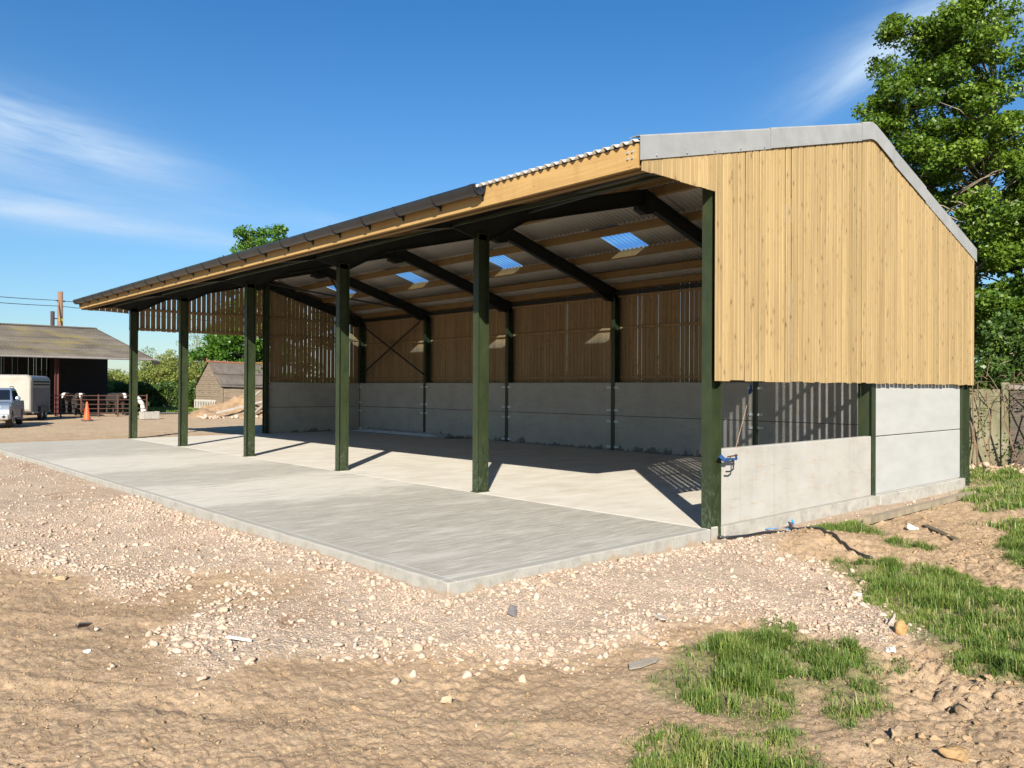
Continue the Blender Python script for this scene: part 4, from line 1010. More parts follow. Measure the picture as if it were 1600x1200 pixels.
# ------------------------------------------------------------------ old wall, boards and brambles at right
ow = thing('garden_wall', 'old mossy concrete panel wall with posts beyond the rear corner', 'wall', (14.5, 0, 0))
def oldwall(t, o):
    n = t.noise(o, 1.2, 6, .65)
    c = t.ramp(n, [(.3, (.13, .12, .065)), (.5, (.22, .205, .125)), (.7, (.29, .27, .19))])
    return {'Base Color': c, 'Roughness': .95, 'Specular IOR Level': .15, 'Normal': t.bump(t.noise(o, 14, 5, .7), .012, .8)}
M_oldwall = mat('mossy concrete', oldwall)
mb = MB(); mb.box(0, .07, .72, 6.0, -.35, 1.88); mb.build('panel', M_oldwall, ow)
mb = MB(); mb.box(-.05, .10, .56, .70, -.35, 2.0); mb.prism([(-.06, 2.0), (.11, 2.0), (.03, 2.06)], 1, .55, .71); mb.build('post', M_oldwall, ow)
mb = MB(); mb.box(-.05, .10, 3.2, 3.34, -.35, 2.0); mb.build('post', M_oldwall, ow)
bf = thing('board_fence', 'dark weathered board fence with a top rail right of the mossy wall', 'fence', (14.5, 0, 0))
mb = MB()
for k in range(9): mb.box(.0+.006*(k % 2), .03+.006*(k % 2), -3.2, .52, -.25+.235*k, -.25+.235*k+.225)
mb.build('boards', simple('dark weathered boards', (.17, .14, .11), (.08, .065, .05), 3, .9, bump=.006, bscale=50, map3=(1, .2, 8)), bf)
mb = MB(); mb.box(-.06, .06, -3.2, .54, 1.88, 2.0); mb.build('top_rail', M_greywood, bf)
for yy in (-3.1, -1.3): mb = MB(); mb.box(.045, .15, yy, yy+.1, -.35, 1.95); mb.build('post', M_greywood, bf)
rr = random.Random(5); mb = MB()
br = thing('bramble', 'tangled leafless bramble climbing over the old wall at right', 'bramble', (0, 0, 0))
for k in range(13):
    y0 = rr.uniform(-2.2, 2.6); x0 = 14.1+rr.uniform(-.35, .25); z = gh(x0, y0); a = rr.uniform(-1, 1); P = []
    for i in range(7):
        u = i/6; P.append((x0+rr.uniform(-.06, .06)+.15*u, y0+a*u*2.0+rr.uniform(-.06, .06), z+2.3*rr.uniform(.85, 1.1)*math.sin(u*PI*rr.choice([.5, .55, .8]))))
    mb.tube(P, [.022*(1-.75*i/6) for i in range(7)], 5); mb.build('stem', M_twig, br); mb = MB()
for k in range(34):
    c = Vector((14.1, .5+rr.uniform(-1.3, 1.3), 1.9+rr.uniform(-.25, .35))); d = Vector((rr.uniform(-.4, .2), rr.uniform(-1, 1), rr.uniform(-.3, .8)))
    mb.tube([c, c+d*.35+Vector((0, 0, .05)), c+d*.7], [.012, .008, .003], 4)
tag(mb.build('twigs', M_twig, br), kind='stuff')
rg = np.random.default_rng(8); C = np.stack([rg.uniform(13.9, 14.4, 26), rg.uniform(-2.4, 2.4, 26), rg.uniform(.0, 2.4, 26)], 1)
leaves('foliage', C, np.full(26, .22), 26, .07, M_hedge, br, .8, .4, 51)
# brick rubble at the foot of the old wall
x = RNG.uniform(12.4, 14.4, 340); y = RNG.uniform(-2.6, 3.4, 340)
tag(scatter('brick_rubble', x, y, np.clip(.07*np.exp(RNG.normal(0, .45, 340)), .03, .2), 2, M_stone, .35, rnd=RNG.choice([.6, .84, .75, .2, .84], 340)), 'red brick rubble and pale slabs heaped at the foot of the old wall', 'rubble', kind='stuff')

# ------------------------------------------------------------------ cattle barn on the left
cb = thing('cattle_barn', 'old dark open cattle barn with mossy corrugated roof', 'barn', (0, 0, 0))
def oldroof(t, o):
    n = t.noise(o, .55, 6, .7); m = t.noise(t.mapv(o, (1, 1, 1)), .28, 4, .6)
    c = t.ramp(n, [(.3, (.06, .052, .044)), (.5, (.10, .087, .072)), (.7, (.14, .122, .10))])
    c = t.mix(t.ramp(m, [(.54, 0), (.64, .7)]), c, (.15, .125, .045))
    c = t.mix(t.ramp(t.noise(o, 6, 4, .7), [(.55, 0), (.7, .6)]), c, (.05, .044, .038))
    return {'Base Color': c, 'Roughness': .95, 'Specular IOR Level': .15}
M_oldroof = mat('weathered mossy roof sheet', oldroof)
M_dark = simple('black boards and gap shade', (.022, .02, .02), (.014, .013, .013), 4, .9)
M_redsteel = simple('red oxide steel', (.12, .035, .028), (.07, .025, .022), 4, .8)
X0, X1, YE, YR = -14, 8.55, 47.6, 60.2
ZE, ZR = 3.62, 6.12
def bz(y): return ZE+(ZR-ZE)*(y-YE)/(YR-YE) if y <= YR else ZR-(y-YR)*.2
nx = int((X1-X0)/.146*5); xs = np.linspace(X0, X1, nx); w = .03*np.cos(2*PI*xs/.2)
rows = []
for (ya, yb, lf) in ((YE, 50.2, 0), (50.0, 52.7, .02), (52.5, 55.2, .04), (55.0, 57.7, .06), (57.5, YR, .08), (YR, 66, .06)):
    T = np.zeros((2, nx, 3)); T[..., 0] = xs
    for q, yv in enumerate((ya, yb)):
        T[q, :, 1] = yv; T[q, :, 2] = bz(yv)+w+lf
    Bt = T.copy(); Bt[..., 2] -= .02; V = np.concatenate([T.reshape(-1, 3), Bt.reshape(-1, 3)]); j = np.arange(nx-1)
    q = np.stack([j, j+1, j+1+nx, j+nx], 1); N = 2*nx
    rows.append((V, np.concatenate([q, q[:, ::-1]+N, np.stack([j, j+N, j+1+N, j+1], 1)])))
V, F = merge(rows); np_obj('roof', V, F, M_oldroof, cb, smooth=True)
mb = MB(); mb.prism([(YR-.3, bz(YR-.3)+.13), (YR, ZR+.18), (YR+.3, bz(YR+.3)+.13), (YR, ZR+.13)], 0, X0, X1+.02); mb.build('ridge_cap', M_oldroof, cb)
mb = MB(); mb.add([(X1-.02, YE, ZE-.16), (X1+.04, YE, ZE-.16), (X1+.04, YE, ZE+.06), (X1-.02, YE, ZE+.06), (X1-.02, YR, ZR-.12), (X1+.04, YR, ZR-.12), (X1+.04, YR, ZR+.1), (X1-.02, YR, ZR+.1)],
              [(0, 1, 2, 3), (7, 6, 5, 4), (0, 4, 5, 1), (1, 5, 6, 2), (2, 6, 7, 3), (3, 7, 4, 0)]); mb.build('barge_board', M_oldroof, cb)
g_ = MB(); g_.tube([(X0, YE-.07, ZE-.04), (X1+.3, YE-.07, ZE-.06)], .06, 8); g_.build('gutter', simple('grey old gutter', (.22, .20, .19), None, 3, .8), cb)
mb = MB(); mb.box(X1+.02, X1+.4, YE-.2, YE+.1, ZE-.36, ZE-.16); mb.build('downpipe_box', M_dark, cb)
for xx in (-9, -3, 3.3, 7.82):
    mb = MB(); icol(mb, xx-.1, xx+.1, 48.6, 0, bz(48.6)-.1, .2); mb.build('post', M_redsteel, cb)
for xx in (-9, -3, 3.3, 7.82):
    mb = MB(); mb.prism([(48.6, bz(48.6)-.35), (48.6, bz(48.6)-.06), (59.5, bz(59.5)-.06), (59.5, bz(59.5)-.35)], 0, xx-.06, xx+.06); mb.build('rafter', M_dark, cb)
mb = MB()
for k in range(120):
    xx = X0+.16*k
    if xx > 4.6: break
    mb.box(xx, xx+random.uniform(.146, .158), 57.0, 57.03, 0 if random.random() < .5 else .0, bz(57)-.05)
mb.build('slatted_wall', M_dark, cb)
mb = MB(); mb.box(4.6, 8.5, 57.0, 57.05, 0, bz(57)-.05); mb.build('boarded_wall', M_dark, cb)
mb = MB(); mb.box(X0, X0+.1, 48.6, 57, 0, 3.4); mb.build('side_wall', M_dark, cb)
mb = MB(); mb.box(X0, 4.6, 57.1, 57.2, 0, 1.9); mb.build('low_wall', M_dark, cb)
# steel feed gate
gt = thing('cattle_gate', 'rusty tubular cattle gates across the front of the old barn', 'gate', (0, 46.6, 0))
for z in (.22, .48, .74, 1.02, 1.27): mb = MB(); mb.tube([(-6, .0, z), (3.0, 0, z)], .03, 6); mb.tube([(3.1, 0, z), (7.9, 0, z-.02)], .03, 6); mb.build('rail', M_rust, gt)
for xx in (-3, 0, 3.05, 4.15, 5.1, 6.2, 7.2, 7.9): mb = MB(); mb.tube([(xx, .0, -.05), (xx, 0, 1.34)], .05, 7); mb.build('post', M_rust, gt)
# cows
def cow_mat(t, o):
    n = t.noise(t.mapv(o, (1, 1, 1), (0, 0, 0), (3, 1, 0)), 1.7, 2, .4)
    X = t.node('ShaderNodeSeparateXYZ', {0: o}).outputs
    face = t.math('MULTIPLY', t.math('GREATER_THAN', X[0], 1.25), t.math('LESS_THAN', t.math('ABSOLUTE', X[1]), .085))
    f = t.math('MAXIMUM', t.ramp(n, [(.72, 0), (.74, 1)]), face)
    return {'Base Color': t.mix(f, (.02, .017, .016), (.72, .68, .62)), 'Roughness': .8}
M_cow = mat('black and white hide', cow_mat)
def make_cow():
    J = {'pel': (-.85, 0, 1.18, .30), 'bel': (-.2, 0, 1.08, .37), 'che': (.55, 0, 1.12, .31), 'nk': (.98, 0, 1.28, .17), 'pol': (1.25, 0, 1.34, .13), 'muz': (1.62, 0, 1.10, .085),
         'rump': (-1.1, 0, 1.28, .12), 'tail': (-1.2, 0, .75, .03)}
    E = [('pel', 'bel'), ('bel', 'che'), ('che', 'nk'), ('nk', 'pol'), ('pol', 'muz'), ('pel', 'rump'), ('rump', 'tail')]
    for s, y in (('l', .2), ('r', -.2)):
        J['hip'+s] = (-.85, y, .95, .17); J['st'+s] = (-.70, y, .72, .11); J['hk'+s] = (-.98, y, .45, .06); J['hf'+s] = (-.90, y, .04, .06)
        J['sh'+s] = (.6, y, .88, .14); J['kn'+s] = (.62, y, .45, .065); J['ff'+s] = (.62, y, .04, .06); J['er'+s] = (1.2, y*1.35, 1.36, .035)
        E += [('pel', 'hip'+s), ('hip'+s, 'st'+s), ('st'+s, 'hk'+s), ('hk'+s, 'hf'+s), ('che', 'sh'+s), ('sh'+s, 'kn'+s), ('kn'+s, 'ff'+s), ('pol', 'er'+s)]
    ks = list(J); me = bpy.data.meshes.new('cow'); me.from_pydata([J[k][:3] for k in ks], [(ks.index(a), ks.index(b)) for a, b in E], [])
    ob = bpy.data.objects.new('cow', me); COL.objects.link(ob); ob.modifiers.new('skin', 'SKIN')
    for i, k in enumerate(ks): me.skin_vertices[0].data[i].radius = (J[k][3], J[k][3])
    me.skin_vertices[0].data[0].use_root = True
    sub = ob.modifiers.new('sub', 'SUBSURF'); sub.levels = 2; sub.render_levels = 2; me.materials.append(M_cow)
    return ob
cow0 = make_cow()
CL = ['black and white cow with white face over the rail, nearest the red post', 'black and white cow looking through the gate at its right hand end', 'cow standing sideways in the dark, left of the pair behind the gate', 'cow with white patches deepest inside the dark barn']
for i, (x, y, rz, lb) in enumerate([(4.45, 48.3, -1.75, CL[0]), (6.6, 48.4, -1.5, CL[1]), (4.9, 51.0, -2.3, CL[2]), (6.3, 52.5, -.6, CL[3])]):
    c = cow0 if i == 0 else cow0.copy()
    if i: COL.objects.link(c)
    c.location = (x, y, 0); c.rotation_euler = (0, 0, rz); tag(c, lb, 'cow', 'cattle in the old barn')
# cones
M_cone = simple('orange cone plastic', (.72, .11, .03), (.6, .08, .02), 4, .5)
cn = thing('traffic_cone', 'tall orange traffic cone in front of the cattle gate', 'traffic cone', (3.0, 40.9, .0), 0, 'traffic cones')
mb = MB(); mb.lathe([(.2, .04), (.185, .07), (.04, 1.0), (.03, 1.0)], n=20); mb.build('cone', M_cone, cn)
mb = MB(); mb.box(-.24, .24, -.24, .24, 0, .045); mb.build('base', simple('dark rubber', (.03, .03, .03), None, 3, .8), cn)
c2 = copy_tree(cn); c2.location = (5.6, 41.5, 0); c2.scale = (.72, .72, .72); c2['label'] = 'shorter orange traffic cone beside the grey trough'
# trough, bag
tr = thing('water_trough', 'dented grey concrete trough standing by the far front post', 'trough', (6.3, 41.2, 0), .15)
mb = MB(); a, b, h = .45, .27, .42
mb.prism([(-a, 0), (a, 0), (a+.06, h), (a-.04, h), (a-.1, .1), (-a+.1, .1), (-a+.04, h), (-a-.06, h)], 1, -b+.08, b-.08); mb.box(-a, a, -b, -b+.078, 0, h-.02); mb.box(-a, a, b-.078, b, 0, h-.02)
mb.build('basin', M_foot, tr)
mb = MB(); rr = random.Random(2)
mb.tube([(7.72, 48.3, 1.25), (7.9, 48.2, 1.0), (8.1, 48.1, .7), (8.15, 48.05, .3), (8.3, 47.9, .05)], [.12, .16, .13, .16, .1], 7)
tag(mb.build('plastic_sack', simple('white sacking', (.7, .68, .62), (.5, .48, .44), 6, .7)), 'white sack hanging down the corner post of the old barn', 'sack')

# ------------------------------------------------------------------ livestock trailer and pickup (same heading)
HX = math.atan2(-.905, -.425)   # heading
tl = thing('livestock_trailer', 'cream fronted livestock trailer with ribbed dark side parked behind the pickup', 'trailer', (.57, 41.58, 0), HX)
# local: +x forward, +y left seen from driver; the corner nearest to us is front left
def R2(px, py): return (px, py)
W_, L_, H_ = 1.9, 3.7, 2.42
M_cream = simple('cream fibreglass', (.36, .345, .305), (.29, .26, .21), 1.5, .35, bump=.002, bscale=5)
M_alu = simple('dull ribbed aluminium', (.30, .30, .30), (.2, .2, .2), 3, .45, .5)
# the side facing the cattle barn post is the trailer's left (+y) side; body spans y from -W_ to 0
def arch(y0, y1, zb, zt, r=.28, n=6):
    P = [(y0, zb), (y0, zt-r)]
    P += [(y0+r-r*math.cos(PI/2*k/n), zt-r+r*math.sin(PI/2*k/n)) for k in range(1, n+1)]
    P += [(y1-r+r*math.sin(PI/2*k/n), zt-r+r*math.cos(PI/2*k/n)) for k in range(0, n)]
    P += [(y1, zt-r), (y1, zb)]
    return P
mb = MB(); mb.prism(arch(-W_+.02, -.02, .42, H_-.03), 0, -L_, -.06); body = mb.build('body', M_alu, tl)
mb = MB(); n = 6; base = arch(-W_, 0, .45, H_)
secs = []
for k, (dx, ins) in enumerate(((-.06, 0), (.04, .02), (.12, .07), (.17, .16))):
    c = (-W_/2, 1.45); secs.append([(dx, c[0]+(p[0]-c[0])*(1-ins*.6), c[1]+(p[1]-c[1])*(1-ins)) for p in base])
m_ = len(base); vs = [p for s in secs for p in s]; fs = [(i*m_+k, i*m_+(k+1) % m_, (i+1)*m_+(k+1) % m_, (i+1)*m_+k) for i in range(3) for k in range(m_)]+[tuple(range(m_)), tuple(range(3*m_, 4*m_))]
mb.add(vs, fs); mb.build('front_panel', M_cream, tl)
for k in range(16): q = MB(); x = -.2-.215*k; q.box(x-.03, x+.03, -.021, .012, .5, 1.75); q.build('rib', M_alu, tl)
for z in (1.86, 2.02): q = MB(); q.box(-L_+.2, -.3, -.02, .006, z, z+.08); q.build('vent', M_dark, tl)
q = MB(); q.box(-L_, -.05, -.03, .04, .40, .47); q.build('side_rail', M_alu, tl)
def wheel(parent, x, y, r=.36, w=.2, rim=M_galv):
    a = MB(); a.lathe([(r*.62, -w/2), (r*.93, -w/2), (r, -w/2+.03), (r, w/2-.03), (r*.93, w/2), (r*.62, w/2)], (x, y, r), 24, 1); t = a.build('wheel', simple('tyre rubber', (.018, .018, .018), (.05, .04, .03), 5, .85), parent, smooth=False)
    b = MB(); b.lathe([(r*.6, -w/2+.02), (r*.6, w/2-.02), (r*.2, w/2+.004)], (x, y, r), 16, 1)
    for k in range(5): an = 2*PI*k/5; b.bar((x, y, r), (x+r*.55*math.cos(an), y, r+r*.55*math.sin(an)), .05, w+.01, up=(0, 1, 0))
    b.build('rim', rim, t)
for x in (-1.5, -2.3): wheel(tl, x, .02, .31, .18); wheel(tl, x, -W_-.02, .31, .18)
q = MB(); q.prism([(-2.75, .45), (-2.65, .72), (-1.15, .72), (-1.05, .45)], 1, -.08, .14); q.build('mudguard', simple('dark blue grey mudguard', (.03, .035, .05), None, 3, .5), tl)
q = MB(); q.bar((.15, -.5, .45), (1.1, -W_/2, .48), .07, .09); q.bar((.15, -W_+.5, .45), (1.1, -W_/2, .48), .07, .09); q.bar((1.0, -W_/2, .48), (1.5, -W_/2, .48), .08, .08); q.build('drawbar', M_galv, tl)
st_ = MB(); st_.prism([(-.92, 2.06), (-.56, 2.10), (-.54, 2.27), (-.70, 2.28), (-.92, 2.22)], 0, .14, .158); stk = st_.build('sticker', simple('white sticker', (.85, .85, .86), (.8, .8, .82), 3, .4), tl)
st_ = MB(); st_.prism([(-.90, 2.07), (-.80, 2.07), (-.78, 2.10), (-.90, 2.10)], 0, .159, .162); st_.prism([(-.68, 2.22), (-.58, 2.26), (-.58, 2.24), (-.66, 2.19)], 0, .159, .162); st_.prism([(-.90, 2.15), (-.62, 2.17), (-.62, 2.185), (-.90, 2.165)], 0, .159, .162); st_.build('lettering', simple('purple print', (.16, .10, .22), None, 3, .5), stk)

# pickup, local +x forward, origin under the front left wheel
pk = thing('pickup_truck', 'dusty silver blue double cab pickup half cut off by the left edge', 'pickup truck', (-1.62, 34.85, 0), math.atan2(-.955, -.295))
def paint(t, o):
    z = t.node('ShaderNodeSeparateXYZ', {0: o}).outputs[2]; n = t.noise(o, 5, 5, .7)
    d = t.math('MULTIPLY', t.ramp(z, [(.3, 1), (1.0, 0)]), t.ramp(n, [(.3, .3), (.7, 1)]))
    return {'Base Color': t.mix(d, (.22, .27, .34), (.34, .27, .2)), 'Roughness': t.math('MULTIPLY_ADD', d, .4, .28), 'Metallic': t.math('MULTIPLY_ADD', d, -.4, .45), 'Coat Weight': .3}
M_paint = mat('silver blue car paint', paint)
M_glass = simple('dark car glass', (.01, .014, .02), None, 2, .06, spec=.7)
Wt = 1.82; Y = lambda v: -.0-v     # left side plane y=+.05 .. right side y=-Wt
def loft(mb, prof, y0, y1, inset):
    """side profile (x,z), narrowed by inset(z) on both sides"""
    n = len(prof); vs = [(x, y0-inset(z), z) for x, z in prof]+[(x, y1+inset(z), z) for x, z in prof]
    mb.add(vs, [tuple(range(n)), tuple(range(2*n-1, n-1, -1))]+[(i, (i+1) % n, n+(i+1) % n, n+i) for i in range(n)])
ins = lambda z: .0 if z < 1.0 else (z-1.0)*.26
def wheel_cut(cx, r=.42, n=8): return [(cx+r*math.cos(PI*k/n), .36+r*math.sin(PI*k/n)) for k in range(n+1)]
prof = [(.88, .40), (.90, .62), (.86, .80), (.72, 1.0), (.45, 1.08), (-.42, 1.16), (-4.25, 1.14), (-4.28, .45)]
low = [(-3.7, .42)]+wheel_cut(-3.2)[::-1]+[(-2.7, .34), (-.5, .34)]+wheel_cut(0)[::-1]+[(.45, .40)]
low = [(-4.28, .45)]+wheel_cut(-3.2)[::-1]+[(-2.7, .34), (-.5, .34)]+wheel_cut(0)[::-1]
mb = MB(); loft(mb, prof[:-1]+low, .08, -Wt+.0, lambda z: 0 if z < .8 else (z-.8)*.12)
o_ = mb.build('body', M_paint, pk); b = o_.modifiers.new('round', 'BEVEL'); b.width = .05; b.segments = 3; b.limit_method = 'ANGLE'
mb = MB(); loft(mb, [(-.40, 1.15), (-1.10, 1.66), (-1.35, 1.74), (-2.5, 1.74), (-2.75, 1.66), (-2.95, 1.14)], .03, -Wt+.05, lambda z: (z-1.15)*.3)
o_ = mb.build('cab', M_paint, pk); b = o_.modifiers.new('round', 'BEVEL'); b.width = .05; b.segments = 3
mb = MB(); mb.add([(-.47, -.10, 1.19), (-.47, -Wt+.18, 1.19), (-1.06, -Wt+.26, 1.62), (-1.06, -.18, 1.62), (-.50, -.10, 1.17), (-.50, -Wt+.18, 1.17), (-1.10, -Wt+.26, 1.60), (-1.10, -.18, 1.60)], [(0, 1, 2, 3), (4, 7, 6, 5), (0, 4, 5, 1), (1, 5, 6, 2), (2, 6, 7, 3), (3, 7, 4, 0)])
for v in range(8): pass
ws = mb.build('windscreen', M_glass, pk); ws.location = (.035, 0, .035)
for xs_ in ([(-.62, 1.20), (-1.17, 1.58), (-1.60, 1.62), (-1.62, 1.20)], [(-1.70, 1.20), (-1.68, 1.62), (-2.45, 1.60), (-2.72, 1.22)]):
    q = MB(); q.add([(x, .03-(z-1.15)*.3+.006, z) for x, z in xs_]+[(x, .03-(z-1.15)*.3-.01, z) for x, z in xs_], [(0, 1, 2, 3), (7, 6, 5, 4), (0, 4, 5, 1), (1, 5, 6, 2), (2, 6, 7, 3), (3, 7, 4, 0)]); q.build('side_window', M_glass, pk)
M_lamp = simple('clear lamp lens', (.75, .78, .8), (.4, .42, .45), 14, .15, .2)
for s in (0, 1):
    yy = -.02 if s == 0 else -Wt+.38
    q = MB(); q.add([(.80, yy, .80), (.78, yy-.34, .80), (.70, yy-.34, .95), (.55, yy+.05, 1.0), (.55, yy+.06, .86), (.5, yy-.1, .9)], [(0, 1, 2, 3, 4), (0, 4, 5, 1), (1, 5, 2), (2, 5, 3), (3, 5, 4)]); h_ = q.build('headlight', M_lamp, pk); h_.location = (.07, .045, .01)
q = MB(); q.box(.84, .90, -Wt+.45, -.42, .70, .92); q.build('grille', M_black, pk)
q = MB(); q.box(.70, .945, -Wt+.04, .04, .36, .60); o_ = q.build('bumper', M_paint, pk); b = o_.modifiers.new('r', 'BEVEL'); b.width = .06; b.segments = 3
for s, yy in enumerate((-.14, -Wt+.14)): q = MB(); q.lathe([(.07, .93), (.06, .955)], (0, yy, .50), 12, 0); q.build('fog_light', M_black, pk)
for yy in (.2, -Wt-.12): q = MB(); q.lathe([(.02, -.09), (.1, -.07), (.115, 0), (.1, .07), (.03, .1)], (-.62, yy, 1.27), 10, 1); q.build('mirror', M_paint, pk)
for yy in (-.20, -Wt+.28): q = MB(); q.tube([(-1.25, yy, 1.74), (-1.35, yy, 1.80), (-2.4, yy, 1.80), (-2.5, yy, 1.73)], .022, 6); q.build('roof_rail', M_galv, pk)
for x in (0, -3.2): wheel(pk, x, -.04, .37, .24); wheel(pk, x, -Wt+.12, .37, .24)
for x in (-1.35, -2.2): q = MB(); q.box(x-.09, x+.09, .06, .10, 1.0, 1.03); q.build('door_handle', M_galv, pk)
q = MB(); q.box(-2.6, -.6, .06, .2, .33, .37); q.build('side_step', M_black, pk)

# ------------------------------------------------------------------ timber hut, hurdle, rubble
ht = thing('timber_hut', 'old weathered timber hut with sagging dark corrugated roof', 'hut', (15.1, 52.5, 0))
M_hutwood = simple('grey weatherboard', (.30, .235, .165), (.12, .09, .062), 2.6, .9, bump=.01, bscale=30, map3=(.6, .6, 9))
M_hutroof = simple('dark rusted corrugated iron', (.125, .105, .088), (.07, .058, .05), 2, .85, map3=(1, .2, 1))
mb = MB(); rr = random.Random(9); zz = 0; Wd = 4.7
while zz < 3.45:
    h = .17; half = Wd/2 if zz < 1.95 else max(.05, Wd/2*(3.62-zz)/(3.62-1.95)); j = rr.uniform(-.01, .01)
    mb.add([(-.03+j, Wd/2-half, zz), (-.03+j, Wd/2+half, zz), (.0+j, Wd/2+half*.97, zz+h), (.0+j, Wd/2-half*.97, zz+h), (.04, Wd/2-half, zz), (.04, Wd/2+half, zz), (.04, Wd/2+half*.97, zz+h), (.04, Wd/2-half*.97, zz+h)],
           [(0, 1, 2, 3), (7, 6, 5, 4), (0, 4, 5, 1), (1, 5, 6, 2), (2, 6, 7, 3), (3, 7, 4, 0)]); zz += .155
mb.build('gable_wall', M_hutwood, ht)
mb = MB(); mb.box(.05, 5, -.02, .04, 0, 1.72); mb.box(.05, 5, Wd-.04, Wd, 0, 1.9); mb.box(4.95, 5, .05, Wd-.05, 0, 2); mb.build('side_wall', M_hutwood, ht)
mb = MB(); mb.box(.02, 5, -.03, .0, 1.75, 2.0); mb.build('gap_shade', M_dark, ht)  # near-black strip stands in for the shade in the gap below the eaves
dr = MB()
for k in range(8): dr.box(.25+.16*k, .25+.16*k+.145, -.06, -.025, .05, 1.68)
dr.box(.2, 1.6, -.085, -.062, 1.0, 1.1); d_ = dr.build('door', M_hutwood, ht); q = MB(); q.box(.9, 1.0, -.10, -.09, .8, .86); q.build('latch', M_rust, d_)
mb = MB(); mb.box(-.05, .1, -.09, .06, 0, 1.95); mb.box(-.05, .1, Wd-.06, Wd+.09, 0, 1.95); mb.build('corner_post', M_hutwood, ht)
for s in (0, 1):
    for (ua, ub, lf) in ((0, .56, 0), (.5, 1.03, .07)):
        if s == 0:
            f = lambda u: (-.2+(Wd/2+.2)*u, 1.85+(3.68-1.85)*u)
        else:
            f = lambda u: (Wd+.2-(Wd/2+.2)*u, 1.85+(3.68-1.85)*u)
        nx = 160; xs = np.linspace(-.12, 5.1, nx); w = .02*np.cos(xs*2*PI/.14); T = np.zeros((2, nx, 3))
        for q, u in enumerate((ua, ub)):
            yv, zv = f(min(u, 1)); T[q, :, 0] = xs; T[q, :, 1] = yv; T[q, :, 2] = zv+w+lf-.05*np.sin(xs*.6)
        Bt = T.copy(); Bt[..., 2] -= .02; V = np.concatenate([T.reshape(-1, 3), Bt.reshape(-1, 3)]); j = np.arange(nx-1); q = np.stack([j, j+1, j+1+nx, j+nx], 1)
        np_obj('roof', V, np.concatenate([q, q[:, ::-1]+2*nx, np.stack([j, j+2*nx, j+1+2*nx, j+1], 1)]), M_hutroof, ht, smooth=True)
mb = MB(); mb.tube([(-.2, Wd/2, 3.78), (2.5, Wd/2, 3.70), (5.1, Wd/2, 3.76)], .09, 8); mb.tube([(-.15, Wd/2, 3.7), (-.18, Wd/2, 4.05)], [.06, .03], 6); mb.build('ridge_tile', simple('rust red ridge', (.26, .10, .05), (.15, .07, .04), 4, .9), ht)
hd = thing('slatted_hurdle', 'pale slatted hurdle leaning along the foot of the timber hut', 'hurdle', (14.75, 53.0, 0))
M_pale = simple('pale grey slats', (.5, .48, .43), (.36, .34, .3), 4, .8)
mb = MB(); mb.box(-.04, .02, -.3, 3.7, .74, .84); mb.box(-.04, .02, -.3, 3.7, .2, .26); mb.build('rail', M_pale, hd)
for k in range(13): q = MB(); yy = -.3+.32*k; q.box(-.09, -.045, yy, yy+.07, .02, .80); q.build('slat', M_pale, hd)
# spoil heap with planks
def heap(name, label, cx, cy, rx, ry, h, m, seed):
    n = 60; u = np.linspace(-1, 1, n); U, Vv = np.meshgrid(u, u); X = cx+U*rx; Yy = cy+Vv*ry; d = np.sqrt(U**2+Vv**2)
    Z = h*np.clip(1-d, 0, 1)**.7*(.75+.5*fbm(X, Yy, .8, 4, seed))+.10*fbm(X, Yy, .25, 3, seed+3)*np.clip(1.1-d, 0, 1)-.06
    V = np.stack([X-cx, Yy-cy, Z], -1).reshape(-1, 3); i = np.arange(n-1)[:, None]*n; j = np.arange(n-1)[None]
    F = np.stack([i+j, i+j+1, i+n+j+1, i+n+j], -1).reshape(-1, 4)
    ob = np_obj(name, V, F, m, None, {'rnd': np.full(len(V), .5)}, True); ob.location = (cx, cy, 0); return ob
M_spoil = simple('sandy spoil', (.33, .225, .13), (.2, .125, .07), 2, .95, bump=.03, bscale=9)
tag(heap('spoil_heap', '', 12.3, 42.6, 3.4, 2.6, 1.5, M_spoil, 81), 'low heap of sandy spoil seen between the front posts', 'spoil heap')
tag(heap('spoil_heap', '', 15.4, 42.4, 1.7, 1.6, 1.9, simple('red brown spoil', (.26, .12, .065), (.16, .08, .045), 3, .95, bump=.03, bscale=9), 85), 'reddish brown spoil heap next to the far gable post', 'spoil heap')
for i, (a, b, w, lb) in enumerate([((9.8, 40.3, .3), (13.4, 40.9, 1.05), .2, 'long pale plank lying on the sandy spoil heap'), ((11.8, 39.8, .2), (13.6, 41.0, 1.1), .18, 'darker plank crossing under the long pale one'), ((12.0, 41.2, .8), (13.2, 41.8, 1.6), .18, 'short plank end sticking up behind the spoil heap')]):
    mb = MB(); mb.bar(a, b, w, .07); tag(mb.build('plank', M_pale if i == 0 else M_greywood), lb, 'plank', 'planks on the spoil heap')
x = RNG.uniform(8.8, 13.6, 120); y = RNG.uniform(39.2, 41.2, 120)
tag(scatter('spoil_stones', x, y, np.clip(.1*np.exp(RNG.normal(0, .4, 120)), .04, .24), 2, M_stone, .35, rnd=RNG.uniform(.3, .97, 120)), 'broken pale stones along the front of the spoil heap', 'stones', kind='stuff')
# road behind
mb = MB(); mb.add([(8, 49.4, .03), (13.0, 48.6, .03), (13.0, 50.4, .03), (8, 52.0, .03)], [(0, 1, 2, 3)]); tag(mb.build('road', simple('grey track', (.22, .21, .20), (.17, .16, .15), 2, .9)), kind='structure')

